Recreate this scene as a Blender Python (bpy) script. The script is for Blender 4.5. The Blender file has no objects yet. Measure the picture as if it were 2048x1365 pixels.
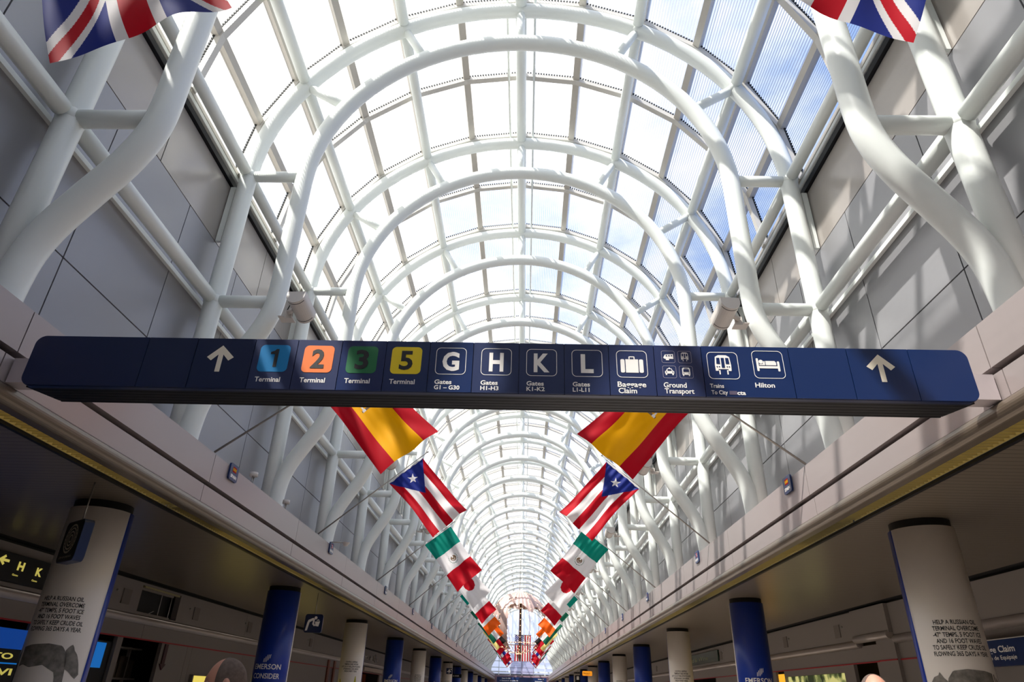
import bpy, bmesh, math, random
from mathutils import Vector, Matrix
random.seed(4)
S = 5.0            # one modelling unit (half the width of the hall) is 5 m
EYE = 1.6          # height of the camera above the floor, z = 0 in modelling units
sc = bpy.context.scene
COL = sc.collection
sin, cos, pi = math.sin, math.cos, math.pi
def U(p): return Vector((p[0]*S, p[1]*S, p[2]*S + EYE))

# ------------------------------------------------------------------ camera
F_PX, PITCH, YAW, ROLL, CX = 1319.09, 0.4937, -0.02914, 0.02962, 0.05728
cp, sp, cy, sy = cos(PITCH), sin(PITCH), cos(YAW), sin(YAW)
fwd = Vector((sy*cp, cy*cp, sp)); right = Vector((cy, -sy, 0)); up = right.cross(fwd)
r2 = right*cos(ROLL) + up*sin(ROLL); u2 = up*cos(ROLL) - right*sin(ROLL)
cam = bpy.data.cameras.new('camera'); camo = bpy.data.objects.new('camera', cam); COL.objects.link(camo)
cam.sensor_width = 36; cam.lens = F_PX/2048*36; cam.clip_start = 0.05; cam.clip_end = 1000
camo.matrix_world = Matrix(((r2.x, u2.x, -fwd.x, CX*S), (r2.y, u2.y, -fwd.y, 0), (r2.z, u2.z, -fwd.z, EYE), (0, 0, 0, 1)))
sc.camera = camo

# ------------------------------------------------------------------ light and exposure
sc.view_settings.view_transform = 'Standard'; sc.view_settings.look = 'None'
sc.view_settings.gamma = 1; sc.view_settings.use_curve_mapping = False
sc.view_settings.exposure = 0.50
world = bpy.data.worlds.new('sky'); sc.world = world; world.use_nodes = True
nt = world.node_tree; nt.nodes.clear()
def N(nt, t, **k):
    n = nt.nodes.new(t)
    for a, b in k.items(): setattr(n, a, b)
    return n
wo = N(nt, 'ShaderNodeOutputWorld'); bg = N(nt, 'ShaderNodeBackground'); tc = N(nt, 'ShaderNodeTexCoord')
mp = N(nt, 'ShaderNodeMapping'); nz = N(nt, 'ShaderNodeTexNoise'); cr = N(nt, 'ShaderNodeValToRGB')
mp.inputs['Scale'].default_value = (1.6, 1.2, 2.6)
nz.inputs['Scale'].default_value = 2.2; nz.inputs['Detail'].default_value = 7; nz.inputs['Roughness'].default_value = 0.55
sx = N(nt, 'ShaderNodeSeparateXYZ'); ma = N(nt, 'ShaderNodeMath', operation='MULTIPLY_ADD')
ma.inputs[1].default_value = -0.32; nt.links.new(tc.outputs['Generated'], sx.inputs[0]); nt.links.new(sx.outputs['X'], ma.inputs[0])
nt.links.new(tc.outputs['Generated'], mp.inputs[0]); nt.links.new(mp.outputs[0], nz.inputs[0]); nt.links.new(nz.outputs['Fac'], ma.inputs[2])
nt.links.new(ma.outputs[0], cr.inputs[0]); nt.links.new(cr.outputs[0], bg.inputs[0]); nt.links.new(bg.outputs[0], wo.inputs[0])
cr.color_ramp.elements[0].position = 0.36; cr.color_ramp.elements[0].color = (0.23, 0.35, 0.68, 1)
cr.color_ramp.elements[1].position = 0.62; cr.color_ramp.elements[1].color = (1, 0.995, 0.975, 1)
bg.inputs[1].default_value = 1.55
sun = bpy.data.lights.new('sun', 'SUN'); suno = bpy.data.objects.new('sun', sun); COL.objects.link(suno)
sun.energy = 10.0; sun.angle = 0.012; sun.color = (1, 0.96, 0.90)
suno.rotation_euler = Vector((0.50, 0.40, -0.92)).to_track_quat('-Z', 'Y').to_euler()

# ------------------------------------------------------------------ materials
MATS = {}
def mat(name, col, rough=0.5, metal=0.0, emit=None, estr=0.0, spec=0.5, bump=None, trans=0.0, noise=None):
    if name in MATS: return MATS[name]
    m = bpy.data.materials.new(name); m.use_nodes = True; t = m.node_tree; b = t.nodes['Principled BSDF']
    b.inputs['Base Color'].default_value = (*col, 1); b.inputs['Roughness'].default_value = rough
    b.inputs['Metallic'].default_value = metal; b.inputs['Specular IOR Level'].default_value = spec
    if emit: b.inputs['Emission Color'].default_value = (*emit, 1); b.inputs['Emission Strength'].default_value = estr
    if noise:                                   # small colour variation: (scale, amount)
        tcn = N(t, 'ShaderNodeTexCoord'); nn = N(t, 'ShaderNodeTexNoise'); nn.inputs['Scale'].default_value = noise[0]; nn.inputs['Detail'].default_value = 5
        mx = N(t, 'ShaderNodeMix', data_type='RGBA'); mx.inputs[6].default_value = (*[c*(1-noise[1]) for c in col], 1); mx.inputs[7].default_value = (*[min(1, c*(1+noise[1])) for c in col], 1)
        t.links.new(tcn.outputs['Object'], nn.inputs['Vector']); t.links.new(nn.outputs['Fac'], mx.inputs[0]); t.links.new(mx.outputs[2], b.inputs['Base Color'])
    if bump:
        tcn = N(t, 'ShaderNodeTexCoord'); nn = N(t, 'ShaderNodeTexNoise'); nn.inputs['Scale'].default_value = bump[0]
        bp = N(t, 'ShaderNodeBump'); bp.inputs['Strength'].default_value = bump[1]; bp.inputs['Distance'].default_value = 0.01
        t.links.new(tcn.outputs['Object'], nn.inputs['Vector']); t.links.new(nn.outputs['Fac'], bp.inputs['Height']); t.links.new(bp.outputs[0], b.inputs['Normal'])
    if trans:
        out = t.nodes['Material Output']; tl = N(t, 'ShaderNodeBsdfTranslucent'); tl.inputs[0].default_value = (*col, 1)
        mxs = N(t, 'ShaderNodeMixShader'); mxs.inputs[0].default_value = trans
        t.links.new(b.outputs[0], mxs.inputs[1]); t.links.new(tl.outputs[0], mxs.inputs[2]); t.links.new(mxs.outputs[0], out.inputs[0])
    MATS[name] = m; return m
WHITE = mat('white_paint', (0.81, 0.85, 0.815), 0.32, noise=(1.2, 0.03))
BARM = mat('bar_paint', (0.50, 0.47, 0.42), 0.45)
DARK = mat('dark_rubber', (0.015, 0.02, 0.02), 0.7)
BLACK = mat('black', (0.006, 0.006, 0.007), 0.6)
GREY = mat('grey_panel', (0.325, 0.325, 0.34), 0.36, 0.25, noise=(0.9, 0.06))
GAPM = mat('joint_backing', (0.03, 0.03, 0.035), 0.8)  # dark backing sheet that shows in the panel joints
CLER = mat('clerestory', (0.40, 0.365, 0.335), 0.22, 0.15, noise=(0.5, 0.12))
FASC = mat('fascia_metal', (0.40, 0.345, 0.335), 0.34, 0.35, noise=(0.7, 0.05))
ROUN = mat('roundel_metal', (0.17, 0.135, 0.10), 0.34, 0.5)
BULK = mat('bulkhead', (0.27, 0.235, 0.21), 0.5)
RED = mat('red_line', (0.45, 0.01, 0.02), 0.5)
NAVY = mat('sign_navy', (0.008, 0.026, 0.108), 0.30)
NAVY2 = mat('sign_navy_dark', (0.004, 0.013, 0.062), 0.30)
NAVY3 = mat('sign_navy_pale', (0.020, 0.034, 0.108), 0.36)  # paler, slightly rougher navy for some of the sign panels
SIGNW = mat('sign_white', (0.98, 0.95, 0.91), 0.5)
INK = mat('ink', (0.02, 0.02, 0.022), 0.6)
BLKM = mat('black_metal', (0.005, 0.005, 0.008), 0.45, spec=.25)
STEEL = mat('steel', (0.35, 0.33, 0.30), 0.35, 0.8)
COLW = mat('column_white', (0.93, 0.87, 0.81), 0.38)
COLB = mat('column_blue', (0.012, 0.045, 0.35), 0.30)
FLOORM = mat('floor', (0.56, 0.50, 0.455), 0.25, noise=(0.6, 0.15))
SPKM = mat('speaker_case', (0.62, 0.58, 0.54), 0.4)

def plank_mat():
    m = bpy.data.materials.new('linear_soffit'); m.use_nodes = True; t = m.node_tree; b = t.nodes['Principled BSDF']
    g = N(t, 'ShaderNodeNewGeometry'); s = N(t, 'ShaderNodeSeparateXYZ'); f = N(t, 'ShaderNodeMath', operation='MULTIPLY'); f.inputs[1].default_value = 1/0.115
    fr = N(t, 'ShaderNodeMath', operation='FRACT'); c = N(t, 'ShaderNodeValToRGB'); c.color_ramp.interpolation = 'LINEAR'
    e = c.color_ramp.elements; e[0].position = 0.0; e[0].color = (0.02, 0.016, 0.012, 1); e[1].position = 0.20; e[1].color = (0.215, 0.175, 0.13, 1)
    t.links.new(g.outputs['Position'], s.inputs[0]); t.links.new(s.outputs['Y'], f.inputs[0]); t.links.new(f.outputs[0], fr.inputs[0]); t.links.new(fr.outputs[0], c.inputs[0]); t.links.new(c.outputs[0], b.inputs['Base Color'])
    b.inputs['Roughness'].default_value = 0.33; b.inputs['Metallic'].default_value = 0.35
    return m
PLANK = plank_mat()

def pane_mat():
    m = bpy.data.materials.new('corrugated_glazing'); m.use_nodes = True; t = m.node_tree; t.nodes.clear()
    uv = N(t, 'ShaderNodeUVMap'); s = N(t, 'ShaderNodeSeparateXYZ'); f = N(t, 'ShaderNodeMath', operation='MULTIPLY'); f.inputs[1].default_value = 1/0.0625
    fr = N(t, 'ShaderNodeMath', operation='FRACT'); c = N(t, 'ShaderNodeValToRGB'); c.color_ramp.interpolation = 'EASE'
    e = c.color_ramp.elements; e[0].position = 0.30; e[0].color = (0.24, 0.24, 0.24, 1); e[1].position = 0.55; e[1].color = (0.88, 0.88, 0.88, 1)
    e2 = c.color_ramp.elements.new(0.95); e2.color = (0.24, 0.24, 0.24, 1)
    tr = N(t, 'ShaderNodeBsdfTransparent'); tr.inputs[0].default_value = (0.90, 0.90, 0.90, 1)
    tl = N(t, 'ShaderNodeBsdfTranslucent'); tl.inputs[0].default_value = (0.34, 0.335, 0.325, 1)
    df = N(t, 'ShaderNodeBsdfDiffuse'); df.inputs[0].default_value = (0.62, 0.62, 0.60, 1)
    m1 = N(t, 'ShaderNodeMixShader'); m1.inputs[0].default_value = 0.22; m2 = N(t, 'ShaderNodeMixShader'); o = N(t, 'ShaderNodeOutputMaterial')
    t.links.new(uv.outputs[0], s.inputs[0]); t.links.new(s.outputs['X'], f.inputs[0]); t.links.new(f.outputs[0], fr.inputs[0]); t.links.new(fr.outputs[0], c.inputs[0])
    t.links.new(tl.outputs[0], m1.inputs[1]); t.links.new(df.outputs[0], m1.inputs[2])
    t.links.new(c.outputs[0], m2.inputs[0]); t.links.new(tr.outputs[0], m2.inputs[1]); t.links.new(m1.outputs[0], m2.inputs[2]); t.links.new(m2.outputs[0], o.inputs[0])
    return m
PANE = pane_mat()

# ------------------------------------------------------------------ mesh helpers (all coordinates in modelling units)
class MB:
    def __init__(s): s.v = []; s.f = []; s.m = []; s.sm = []; s.uv = {}
    def face(s, idx, m=0, sm=False): s.f.append(tuple(idx)); s.m.append(m); s.sm.append(sm)
    def box(s, x0, x1, y0, y1, z0, z1, m=0, rot=None, about=None):
        x0, x1 = sorted((x0, x1)); n = len(s.v)
        P = [(x, y, z) for z in (z0, z1) for y in (y0, y1) for x in (x0, x1)]
        if rot is not None:
            A = Vector(about); P = [tuple(rot @ (Vector(p)-A) + A) for p in P]
        s.v += P
        for q in ((0, 2, 3, 1), (4, 5, 7, 6), (0, 1, 5, 4), (1, 3, 7, 5), (3, 2, 6, 7), (2, 0, 4, 6)): s.face([n+i for i in q], m)
        return s
    def tube(s, path, r, n=16, m=0, caps=True, closed=False):
        P = [Vector(p) for p in path]; k = len(P); base = len(s.v); ref = None
        for i, p in enumerate(P):
            if closed: t = P[(i+1) % k]-P[i-1]
            else: t = P[min(i+1, k-1)]-P[max(i-1, 0)]
            t.normalize()
            if ref is None:
                ref = Vector((0, 1, 0)) if abs(t.y) < 0.9 else Vector((1, 0, 0))
            a = (ref - t*ref.dot(t)).normalized(); b = t.cross(a); ref = a
            rr = r[i] if isinstance(r, (list, tuple)) else r
            for j in range(n):
                w = 2*pi*j/n; s.v.append(tuple(p + (a*cos(w)+b*sin(w))*rr))
        for i in range(k if closed else k-1):
            i2 = (i+1) % k
            for j in range(n):
                j2 = (j+1) % n; s.face((base+i*n+j, base+i*n+j2, base+i2*n+j2, base+i2*n+j), m, True)
        if caps and not closed:
            s.face([base+j for j in range(n)][::-1], m); s.face([base+(k-1)*n+j for j in range(n)], m)
        return s
    def sphere(s, c, r, nu=14, nv=8, m=0, sq=(1, 1, 1)):
        base = len(s.v)
        for i in range(nv+1):
            th = pi*i/nv
            for j in range(nu):
                w = 2*pi*j/nu; s.v.append((c[0]+r*sq[0]*sin(th)*cos(w), c[1]+r*sq[1]*sin(th)*sin(w), c[2]+r*sq[2]*cos(th)))
        for i in range(nv):
            for j in range(nu):
                j2 = (j+1) % nu; s.face((base+i*nu+j, base+(i+1)*nu+j, base+(i+1)*nu+j2, base+i*nu+j2), m, True)
        return s
    def prism(s, poly, fn, d0, d1, m=0, m_side=None, sm_side=False):
        """poly: 2D outline; fn(a, b, d) -> point; extruded from d0 to d1"""
        n = len(poly); base = len(s.v)
        for d in (d0, d1):
            for a, b in poly: s.v.append(tuple(fn(a, b, d)))
        s.face([base+i for i in range(n)], m); s.face([base+n+i for i in range(n)][::-1], m)
        for i in range(n):
            j = (i+1) % n; s.face((base+i, base+n+i, base+n+j, base+j), m if m_side is None else m_side, sm_side)
        return s
    def flat(s, poly, fn, m=0):
        base = len(s.v)
        for a, b in poly: s.v.append(tuple(fn(a, b)))
        s.face([base+i for i in range(len(poly))], m); return s
    def build(s, name, mats, parent=None, origin=None, weld=False):
        if not isinstance(mats, (list, tuple)): mats = [mats]
        me = bpy.data.meshes.new(name)
        if origin is None: origin = ROOTS.get(parent.name) if parent is not None else None
        O = U(origin) if origin is not None else Vector((0, 0, 0))
        if parent is None and origin is None and s.v:
            W = [U(p) for p in s.v]
            O = Vector((sum(p.x for p in W)/len(W), sum(p.y for p in W)/len(W), min(p.z for p in W)))
        me.from_pydata([tuple(U(p)-O) for p in s.v], [], s.f)
        for m in mats: me.materials.append(m)
        me.polygons.foreach_set('material_index', s.m); me.polygons.foreach_set('use_smooth', s.sm)
        if s.uv:
            l = me.uv_layers.new(name='UVMap')
            for pi_, uvs in s.uv.items():
                for li, q in zip(me.polygons[pi_].loop_indices, uvs): l.data[li].uv = q
        bm = bmesh.new(); bm.from_mesh(me)
        if weld: bmesh.ops.remove_doubles(bm, verts=bm.verts, dist=1e-4)
        if not s.uv: bmesh.ops.recalc_face_normals(bm, faces=bm.faces)
        bm.to_mesh(me); bm.free(); me.update()
        o = bpy.data.objects.new(name, me); COL.objects.link(o)
        if parent is not None: o.parent = parent; ROOTS[o.name] = ROOTS.get(parent.name)
        else: o.location = O
        return o
ROOTS = {}
def tag(o, label=None, cat=None, group=None, kind=None):
    for k, v in (('label', label), ('category', cat), ('group', group), ('kind', kind)):
        if v: o[k] = v
    return o
def thing(name, loc, label=None, cat=None, group=None, kind=None):
    o = bpy.data.objects.new(name, None); COL.objects.link(o); o.location = U(loc); o.empty_display_size = 0.2
    ROOTS[o.name] = loc; return tag(o, label, cat, group, kind)
def dup(o, loc=None, parent=None, rotz=None, **kw):
    c = o.copy(); COL.objects.link(c); c.parent = parent
    if loc is not None: c.location = U(loc); ROOTS[c.name] = loc
    if rotz is not None: c.rotation_euler.z = rotz
    for ch in list(o.children): dup(ch, parent=c)
    for k in ('label', 'group', 'category'):
        if k in kw and kw[k]: c[k] = kw[k]
    return c
ORD = ['first', 'second', 'third', 'fourth', 'fifth', 'sixth', 'seventh', 'eighth', 'ninth', 'tenth', 'eleventh', 'twelfth', 'thirteenth', 'fourteenth', 'fifteenth', 'sixteenth', 'seventeenth', 'eighteenth', 'nineteenth', 'twentieth', 'twenty-first', 'twenty-second', 'twenty-third', 'twenty-fourth', 'twenty-fifth', 'twenty-sixth', 'twenty-seventh', 'twenty-eighth', 'twenty-ninth', 'thirtieth']
def smooth(pts, n=6):
    out = []; P = [Vector(p) for p in pts]
    for i in range(len(P)-1):
        p0 = P[max(i-1, 0)]; p1 = P[i]; p2 = P[i+1]; p3 = P[min(i+2, len(P)-1)]
        for k in range(n):
            t = k/n; out.append(0.5*((2*p1)+(p2-p0)*t+(2*p0-5*p1+4*p2-p3)*t*t+(3*p1-p0-3*p2+p3)*t**3))
    out.append(P[-1]); return out

_txt = {}
def text2d(body, bold=0.0):
    """font outline as (verts, faces) with unit cap height, x from 0"""
    key = (body, bold)
    if key in _txt: return _txt[key]
    cu = bpy.data.curves.new('lettering', 'FONT'); cu.body = body; cu.size = 1; cu.offset = bold; cu.resolution_u = 3
    o = bpy.data.objects.new('lettering_source', cu); COL.objects.link(o)
    dg = bpy.context.evaluated_depsgraph_get(); me = bpy.data.meshes.new_from_object(o.evaluated_get(dg))
    V = [(v.co.x, v.co.y) for v in me.vertices]; Fs = [tuple(p.vertices) for p in me.polygons]
    bpy.data.objects.remove(o); bpy.data.curves.remove(cu); bpy.data.meshes.remove(me)
    x0 = min(v[0] for v in V); x1 = max(v[0] for v in V)
    V = [((x-x0), y) for x, y in V]
    _txt[key] = (V, Fs, x1-x0); return _txt[key]
def put_text(mb, body, fn, x, z, h, w=None, align='l', m=0, bold=0.02, shear=0.0):
    """cap height h; width w overrides the natural width; fn(a, b) -> point"""
    V, Fs, W = text2d(body, bold); k = h/0.70; kx = (w/W) if w else k
    ww = W*kx; ox = x if align == 'l' else (x-ww/2 if align == 'c' else x-ww)
    base = len(mb.v)
    for a, b in V: mb.v.append(tuple(fn(ox+a*kx+b*k*shear, z+b*k)))
    for f in Fs: mb.face([base+i for i in f], m)
def rrect(x0, x1, z0, z1, r, n=5):
    out = []
    for cx_, cz_, a0 in ((x1-r, z1-r, 0), (x0+r, z1-r, 90), (x0+r, z0+r, 180), (x1-r, z0+r, 270)):
        for i in range(n+1):
            a = math.radians(a0+90*i/n); out.append((cx_+r*cos(a), cz_+r*sin(a)))
    return out
def ring(mb, outer, inner, fn, m=0):
    n = len(outer)
    for i in range(n):
        j = (i+1) % n; base = len(mb.v)
        for p in (outer[i], outer[j], inner[j], inner[i]): mb.v.append(tuple(fn(*p)))
        mb.face((base, base+1, base+2, base+3), m)
def circ(x, z, r, n=14, rz=None): return [(x+r*cos(2*pi*i/n), z+(rz or r)*sin(2*pi*i/n)) for i in range(n)]

# ------------------------------------------------------------------ dimensions
BAY = 0.79276; Y1 = 1.0743; YB = -1.35; YE = 23.05
FR = [Y1 + BAY*(k-1) for k in range(-2, 29)]            # arches; index 2 is the first one wholly behind the sign front
ZS, A_OUT, B_OUT = 1.686, 1.0, 0.973
def outer_pt(deg): a = math.radians(deg); return (A_OUT*sin(a), ZS+B_OUT*cos(a))
def inner_pt(deg): a = math.radians(deg); return (0.79*sin(a), 1.66+0.786*cos(a))

# ------------------------------------------------------------------ setting: floor, walls, ledges, soffits
MB().box(-3.2, 3.2, YB-.02, YE+.6, -.34, -.32).build('floor', FLOORM)['kind'] = 'structure'
b = MB()
b.box(-3.2, 3.2, YB-.02, YB-.006, -.32, 3.0); b.build('wall_back', GREY)['kind'] = 'structure'  # unseen closing wall, added to keep sky light out of the hall
sides = (('left', -1), ('right', 1))
trimn = 0; winn = 0; doorn = 0
def trim(mb, mats):
    global trimn
    trimn += 1; o = mb.build('trim_%d' % trimn, mats); o['kind'] = 'structure'; return o
def segs(y0, y1, cuts, gap):
    c = [y0]+[q for q in cuts if y0 < q < y1]+[y1]
    return [(c[i]+gap/2, c[i+1]-gap/2) for i in range(len(c)-1)]
for nm, s in sides:
    # grey panel wall
    w = MB(); w.box(s*1.064, s*1.09, YB, YE, .50, 1.66, 1)
    q = [Y1-BAY*.75-BAY*2+BAY/2*i for i in range(70)]
    for z0, z1 in ((.50, .892), (.892, 1.14), (1.14, 1.385)):
        for y0, y1 in segs(YB, YE, q, .004): w.box(s*1.055, s*1.064, y0, y1, z0+.002, z1-.002, 0)
    w.build('wall_'+nm, [GREY, GAPM])['kind'] = 'structure'
    # clerestory strip
    w = MB()
    for y0, y1 in segs(YB, YE, [Y1-BAY*3+BAY/2*i for i in range(80)], .004): w.box(s*1.057, s*1.064, y0, y1, 1.389, 1.632, 0)
    w.build('wall_upper_'+nm, [CLER])['kind'] = 'structure'
    trim(MB().box(s*1.043, s*1.0545, YB, YE, 1.127, 1.141), WHITE)                     # rail behind the wall tube
    trim(MB().box(s*1.045, s*1.064, YB, YE, 1.634, 1.656).box(s*1.04, s*1.08, YB, YE, 1.665, 1.682, 1), [BLKM, WHITE])
    # ledge
    cuts = [Y1-BAY*3+BAY*i-.07 for i in range(40)]
    a = MB()
    for y0, y1 in segs(YB, YE, cuts, .0025): a.box(s*.83, s*1.054, y0, y1, .504, .585)
    trim(a, FASC)
    trim(MB().box(s*.862, s*1.10, YB, YE, .4822, .5035), BLACK)
    a = MB()
    for y0, y1 in segs(YB, YE, [c-.02 for c in cuts], .0025): a.box(s*.832, s*.861, y0, y1, .446, .492)
    trim(a, FASC)
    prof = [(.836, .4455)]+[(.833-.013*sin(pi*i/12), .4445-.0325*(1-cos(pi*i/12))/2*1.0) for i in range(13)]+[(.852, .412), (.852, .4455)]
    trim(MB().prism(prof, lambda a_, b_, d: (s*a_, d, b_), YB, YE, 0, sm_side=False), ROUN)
    trim(MB().box(s*.945, s*.955, YB, YE, .432, .4385), BLKM)
    # soffit, shadow gap, bulkhead
    c = MB().box(s*.955, s*1.715, YB, YE, .4385, .4435); o = c.build('ceiling_'+nm, PLANK); o['kind'] = 'structure'
    trim(MB().box(s*1.716, s*1.80, YB, YE, .4385, .46).box(s*1.765, s*1.80, YB, YE, .428, .4384), BLACK)

# left concourse wall
XB = 1.75
def wall_left_low():
    b = MB(); L = -1
    def bx(y0, y1, z0, z1, m=0, x0=XB, x1=XB+.03): b.box(L*x0, L*x1, y0, y1, z0, z1, m)
    for y0, y1 in ((YB, 3.275), (3.668, 4.62), (4.622, 6.2), (6.202, 7.9), (7.902, 11), (11.002, YE)): bx(y0, y1, .29, .428)
    bx(3.275, 3.668, .29, .296); bx(3.275, 3.668, .418, .428)
    for y0, y1 in ((YB, 3.4), (3.402, 5.2), (5.202, 7), (7.002, YE)): bx(y0, y1, .194, .254, 0, XB+.012, XB+.03)
    for y0, y1 in ((2.62, 3.03), (3.205, 3.25), (3.615, 3.9), (3.902, 3.96), (3.962, 4.7), (4.702, 6.76), (7.05, 8.12), (9.3, 12.0), (12.9, YE)): bx(y0, y1, -.32, .188, 0, XB+.012, XB+.03)
    return b
wall_left_low().build('wall_concourse_left', BULK)['kind'] = 'structure'
def wall_right_low():
    b = MB()
    def bx(y0, y1, z0, z1, m=0, x0=XB, x1=XB+.03): b.box(x0, x1, y0, y1, z0, z1, m)
    for y0, y1 in ((YB, 3.327), (3.692, 6.2), (6.202, 9), (9.002, YE)): bx(y0, y1, .284, .428)
    bx(3.33, 3.69, .304, .428, 0, XB-.018)
    for y0, y1 in ((YB, 1.5), (1.502, 3.33), (3.5, YE)): bx(y0, y1, .194, .266, 0, XB+.012, XB+.03)
    bx(3.33, 3.5, -.32, .285, 0, XB-.005, XB+.06)
    for y0, y1 in ((-1, 1.2), (1.202, 2.3), (2.302, 3.33), (3.50, 3.565), (3.825, 3.93), (5.02, 6.6), (7.9, 9.5), (10.6, YE)): bx(y0, y1, -.32, .188, 0, XB+.012, XB+.03)
    bx(3.93, 4.86, .166, .188, 0, XB+.012); bx(3.93, 4.86, -.32, -.1, 0, XB+.012)
    return b
wall_right_low().build('wall_concourse_right', BULK)['kind'] = 'structure'
for s, secs in ((-1, ((YB, YE, .272),)), (1, ((YB, 3.325, .275), (3.69, YE, .275), (3.335, 3.685, .2945)))):
    for y0, y1, z in secs:
        x = XB+.004 if z < .29 else XB-.014
        trim(MB().tube([(s*x, y0, z), (s*x, y1, z)], .0185, 18), mat('bulkhead_rail', (.46, .40, .36), .32, .35))
    trim(MB().box(s*(XB+.008), s*(XB+.013), YB, YE, .188, .1935) if s < 0 else MB().box(XB+.008, XB+.013, 3.50, YE, .188, .1935).box(XB-.009, XB-.004, 3.33, 3.5, .188, .1935).box(XB+.008, XB+.013, YB, 3.33, .188, .1935), RED)
    # dark rooms behind the openings
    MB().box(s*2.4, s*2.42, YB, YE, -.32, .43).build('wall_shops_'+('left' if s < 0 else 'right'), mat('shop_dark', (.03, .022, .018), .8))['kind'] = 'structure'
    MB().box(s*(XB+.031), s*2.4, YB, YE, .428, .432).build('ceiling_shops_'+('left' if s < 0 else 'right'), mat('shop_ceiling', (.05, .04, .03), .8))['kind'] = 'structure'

# ------------------------------------------------------------------ glazed vault: rows of panes between cross bars
GA, GB, GZ = 1.062, 1.045, 1.69
def gl(deg, off=0.0):
    a = math.radians(deg); return ((GA+off)*sin(a), GZ+(GB+off)*cos(a))
def window_row(y):
    global winn
    winn += 1; H = BAY/2
    root = thing('window_%d' % winn, (0, y, ZS), kind='structure')
    for k in range(12):
        d0 = -90+15*k; (xa, za), (xb, zb) = gl(d0), gl(d0+15); b = MB()
        L = math.hypot(xb-xa, zb-za)*S
        b.v += [(xa, y, za), (xb, y, zb), (xb, y+H, zb), (xa, y+H, za)]; b.face((0, 1, 2, 3)); b.uv[0] = [(0, 0), (L, 0), (L, H*S), (0, H*S)]
        b.build('pane', PANE, root)
    for k in range(13):
        d = -90+15*k; x, z = gl(d, -.008); b = MB(); R = Matrix.Rotation(math.radians(d), 3, 'Y')
        wd = .0155 if 0 < k < 12 else .008
        b.box(x-wd, x+wd, y+.0005, y+H-.0005, z-.016, z+.012, 0, R, (x, y, z)); b.build('mullion', BARM, root)
    b = MB(); c = MB()
    for k in range(12):
        d0 = -90+15*k; pa, pb, pc, pd = gl(d0, -.030), gl(d0+15, -.030), gl(d0+15, -.009), gl(d0, -.009)
        b.prism([pa, pb, pc, pd], lambda a_, b_, d: (a_, d, b_), y-.013, y+.013)
        L = math.hypot(pb[0]-pa[0], pb[1]-pa[1]); n = int(L/.0125); e0, e1 = gl(d0, -.0088), gl(d0+15, -.0088); g0, g1 = gl(d0, -.0004), gl(d0+15, -.0004)
        for i in range(n):
            t0 = (i+.2)/n; t1 = (i+.72)/n; lerp = lambda p, q, t: (p[0]+(q[0]-p[0])*t, p[1]+(q[1]-p[1])*t)
            c.prism([lerp(e0, e1, t0), lerp(e0, e1, t1), lerp(g0, g1, t1), lerp(g0, g1, t0)], lambda a_, b_, d: (a_, d, b_), y-.0145, y-.004)
    b.build('cross_bar', mat('crossbar_paint', (.58, .56, .52), .45), root); c.build('closure_strip', DARK, root)
    return root
row0 = window_row(FR[0])
y = FR[0]+BAY/2
while y < YE-.2:
    winn += 1; r = dup(row0, (0, y, ZS)); r.name = 'window_%d' % winn; y += BAY/2
MB().box(-1.1, 1.1, YB-.005, YB-.0005, 1.70, 2.9).build('wall_end_gable', GREY)['kind'] = 'structure'

# ------------------------------------------------------------------ arch trusses
def make_truss(y):
    root = thing('arch_truss', (0, y, .585), 'x', 'roof arch', 'white tubular roof arches along the hall')
    R = .0305
    p = [(-1.0, y, .5855), (-1.0, y, 1.0), (-1.0, y, 1.4)]+[(outer_pt(d)[0], y, outer_pt(d)[1]) for d in range(-90, 91, 5)]+[(1.0, y, 1.4), (1.0, y, 1.0), (1.0, y, .5855)]
    b = MB().tube(p, R, 20)
    for d in (-90, -60, -30, 0, 30, 60, 90): x, z = outer_pt(d); b.sphere((x, y, z), .0335)
    for s in (-1, 1): b.sphere((s, y, 1.138), .0335)
    b.build('outer_rib', WHITE, root)
    leg = [(.79, 1.66), (.79, 1.5), (.79, 1.3), (.790, 1.17), (.800, 1.09), (.832, 1.005), (.882, .92), (.930, .835), (.955, .765), (.964, .69), (.965, .64), (.965, .5855)]
    lf = [(-a, y, c) for a, c in leg[::-1]]; rt = [(a, y, c) for a, c in leg]
    path = smooth(lf[:-1], 4)[:-1]+[(inner_pt(d)[0], y, inner_pt(d)[1]) for d in range(-90, 91, 5)]+smooth(rt[1:], 4)
    MB().tube(path, R*1.04, 20).build('inner_rib', WHITE, root)
    for d in (-60, -30, 0, 30, 60):
        a, c = outer_pt(d), inner_pt(d); MB().tube([(a[0], y, a[1]), (c[0], y, c[1])], .018, 12).build('strut', WHITE, root)
    for s in (-1, 1):
        MB().tube([(s, y, ZS), (s*.79, y, ZS)], .0205, 14).build('strut', WHITE, root)
        MB().tube([(s, y, 1.138), (s*.79, y, 1.138)], .0215, 14).build('strut', WHITE, root)
        MB().box(s*1.034, s*1.053, y-.006, y+.006, 1.385, 1.63).build('bracket_plate', WHITE, root)
    for x, z, r in ((0, ZS+B_OUT, .0245), (*outer_pt(-30), .0225), (*outer_pt(30), .0225), (*outer_pt(-60), .0225), (*outer_pt(60), .0225), (-1, ZS, .0205), (1, ZS, .0205), (-1, 1.138, .0215), (1, 1.138, .0215)):
        MB().tube([(x, y, z), (x, y+BAY-.0345, z)], r, 16).build('purlin_tube', WHITE, root)
    return root
truss0 = make_truss(FR[0])
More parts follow.
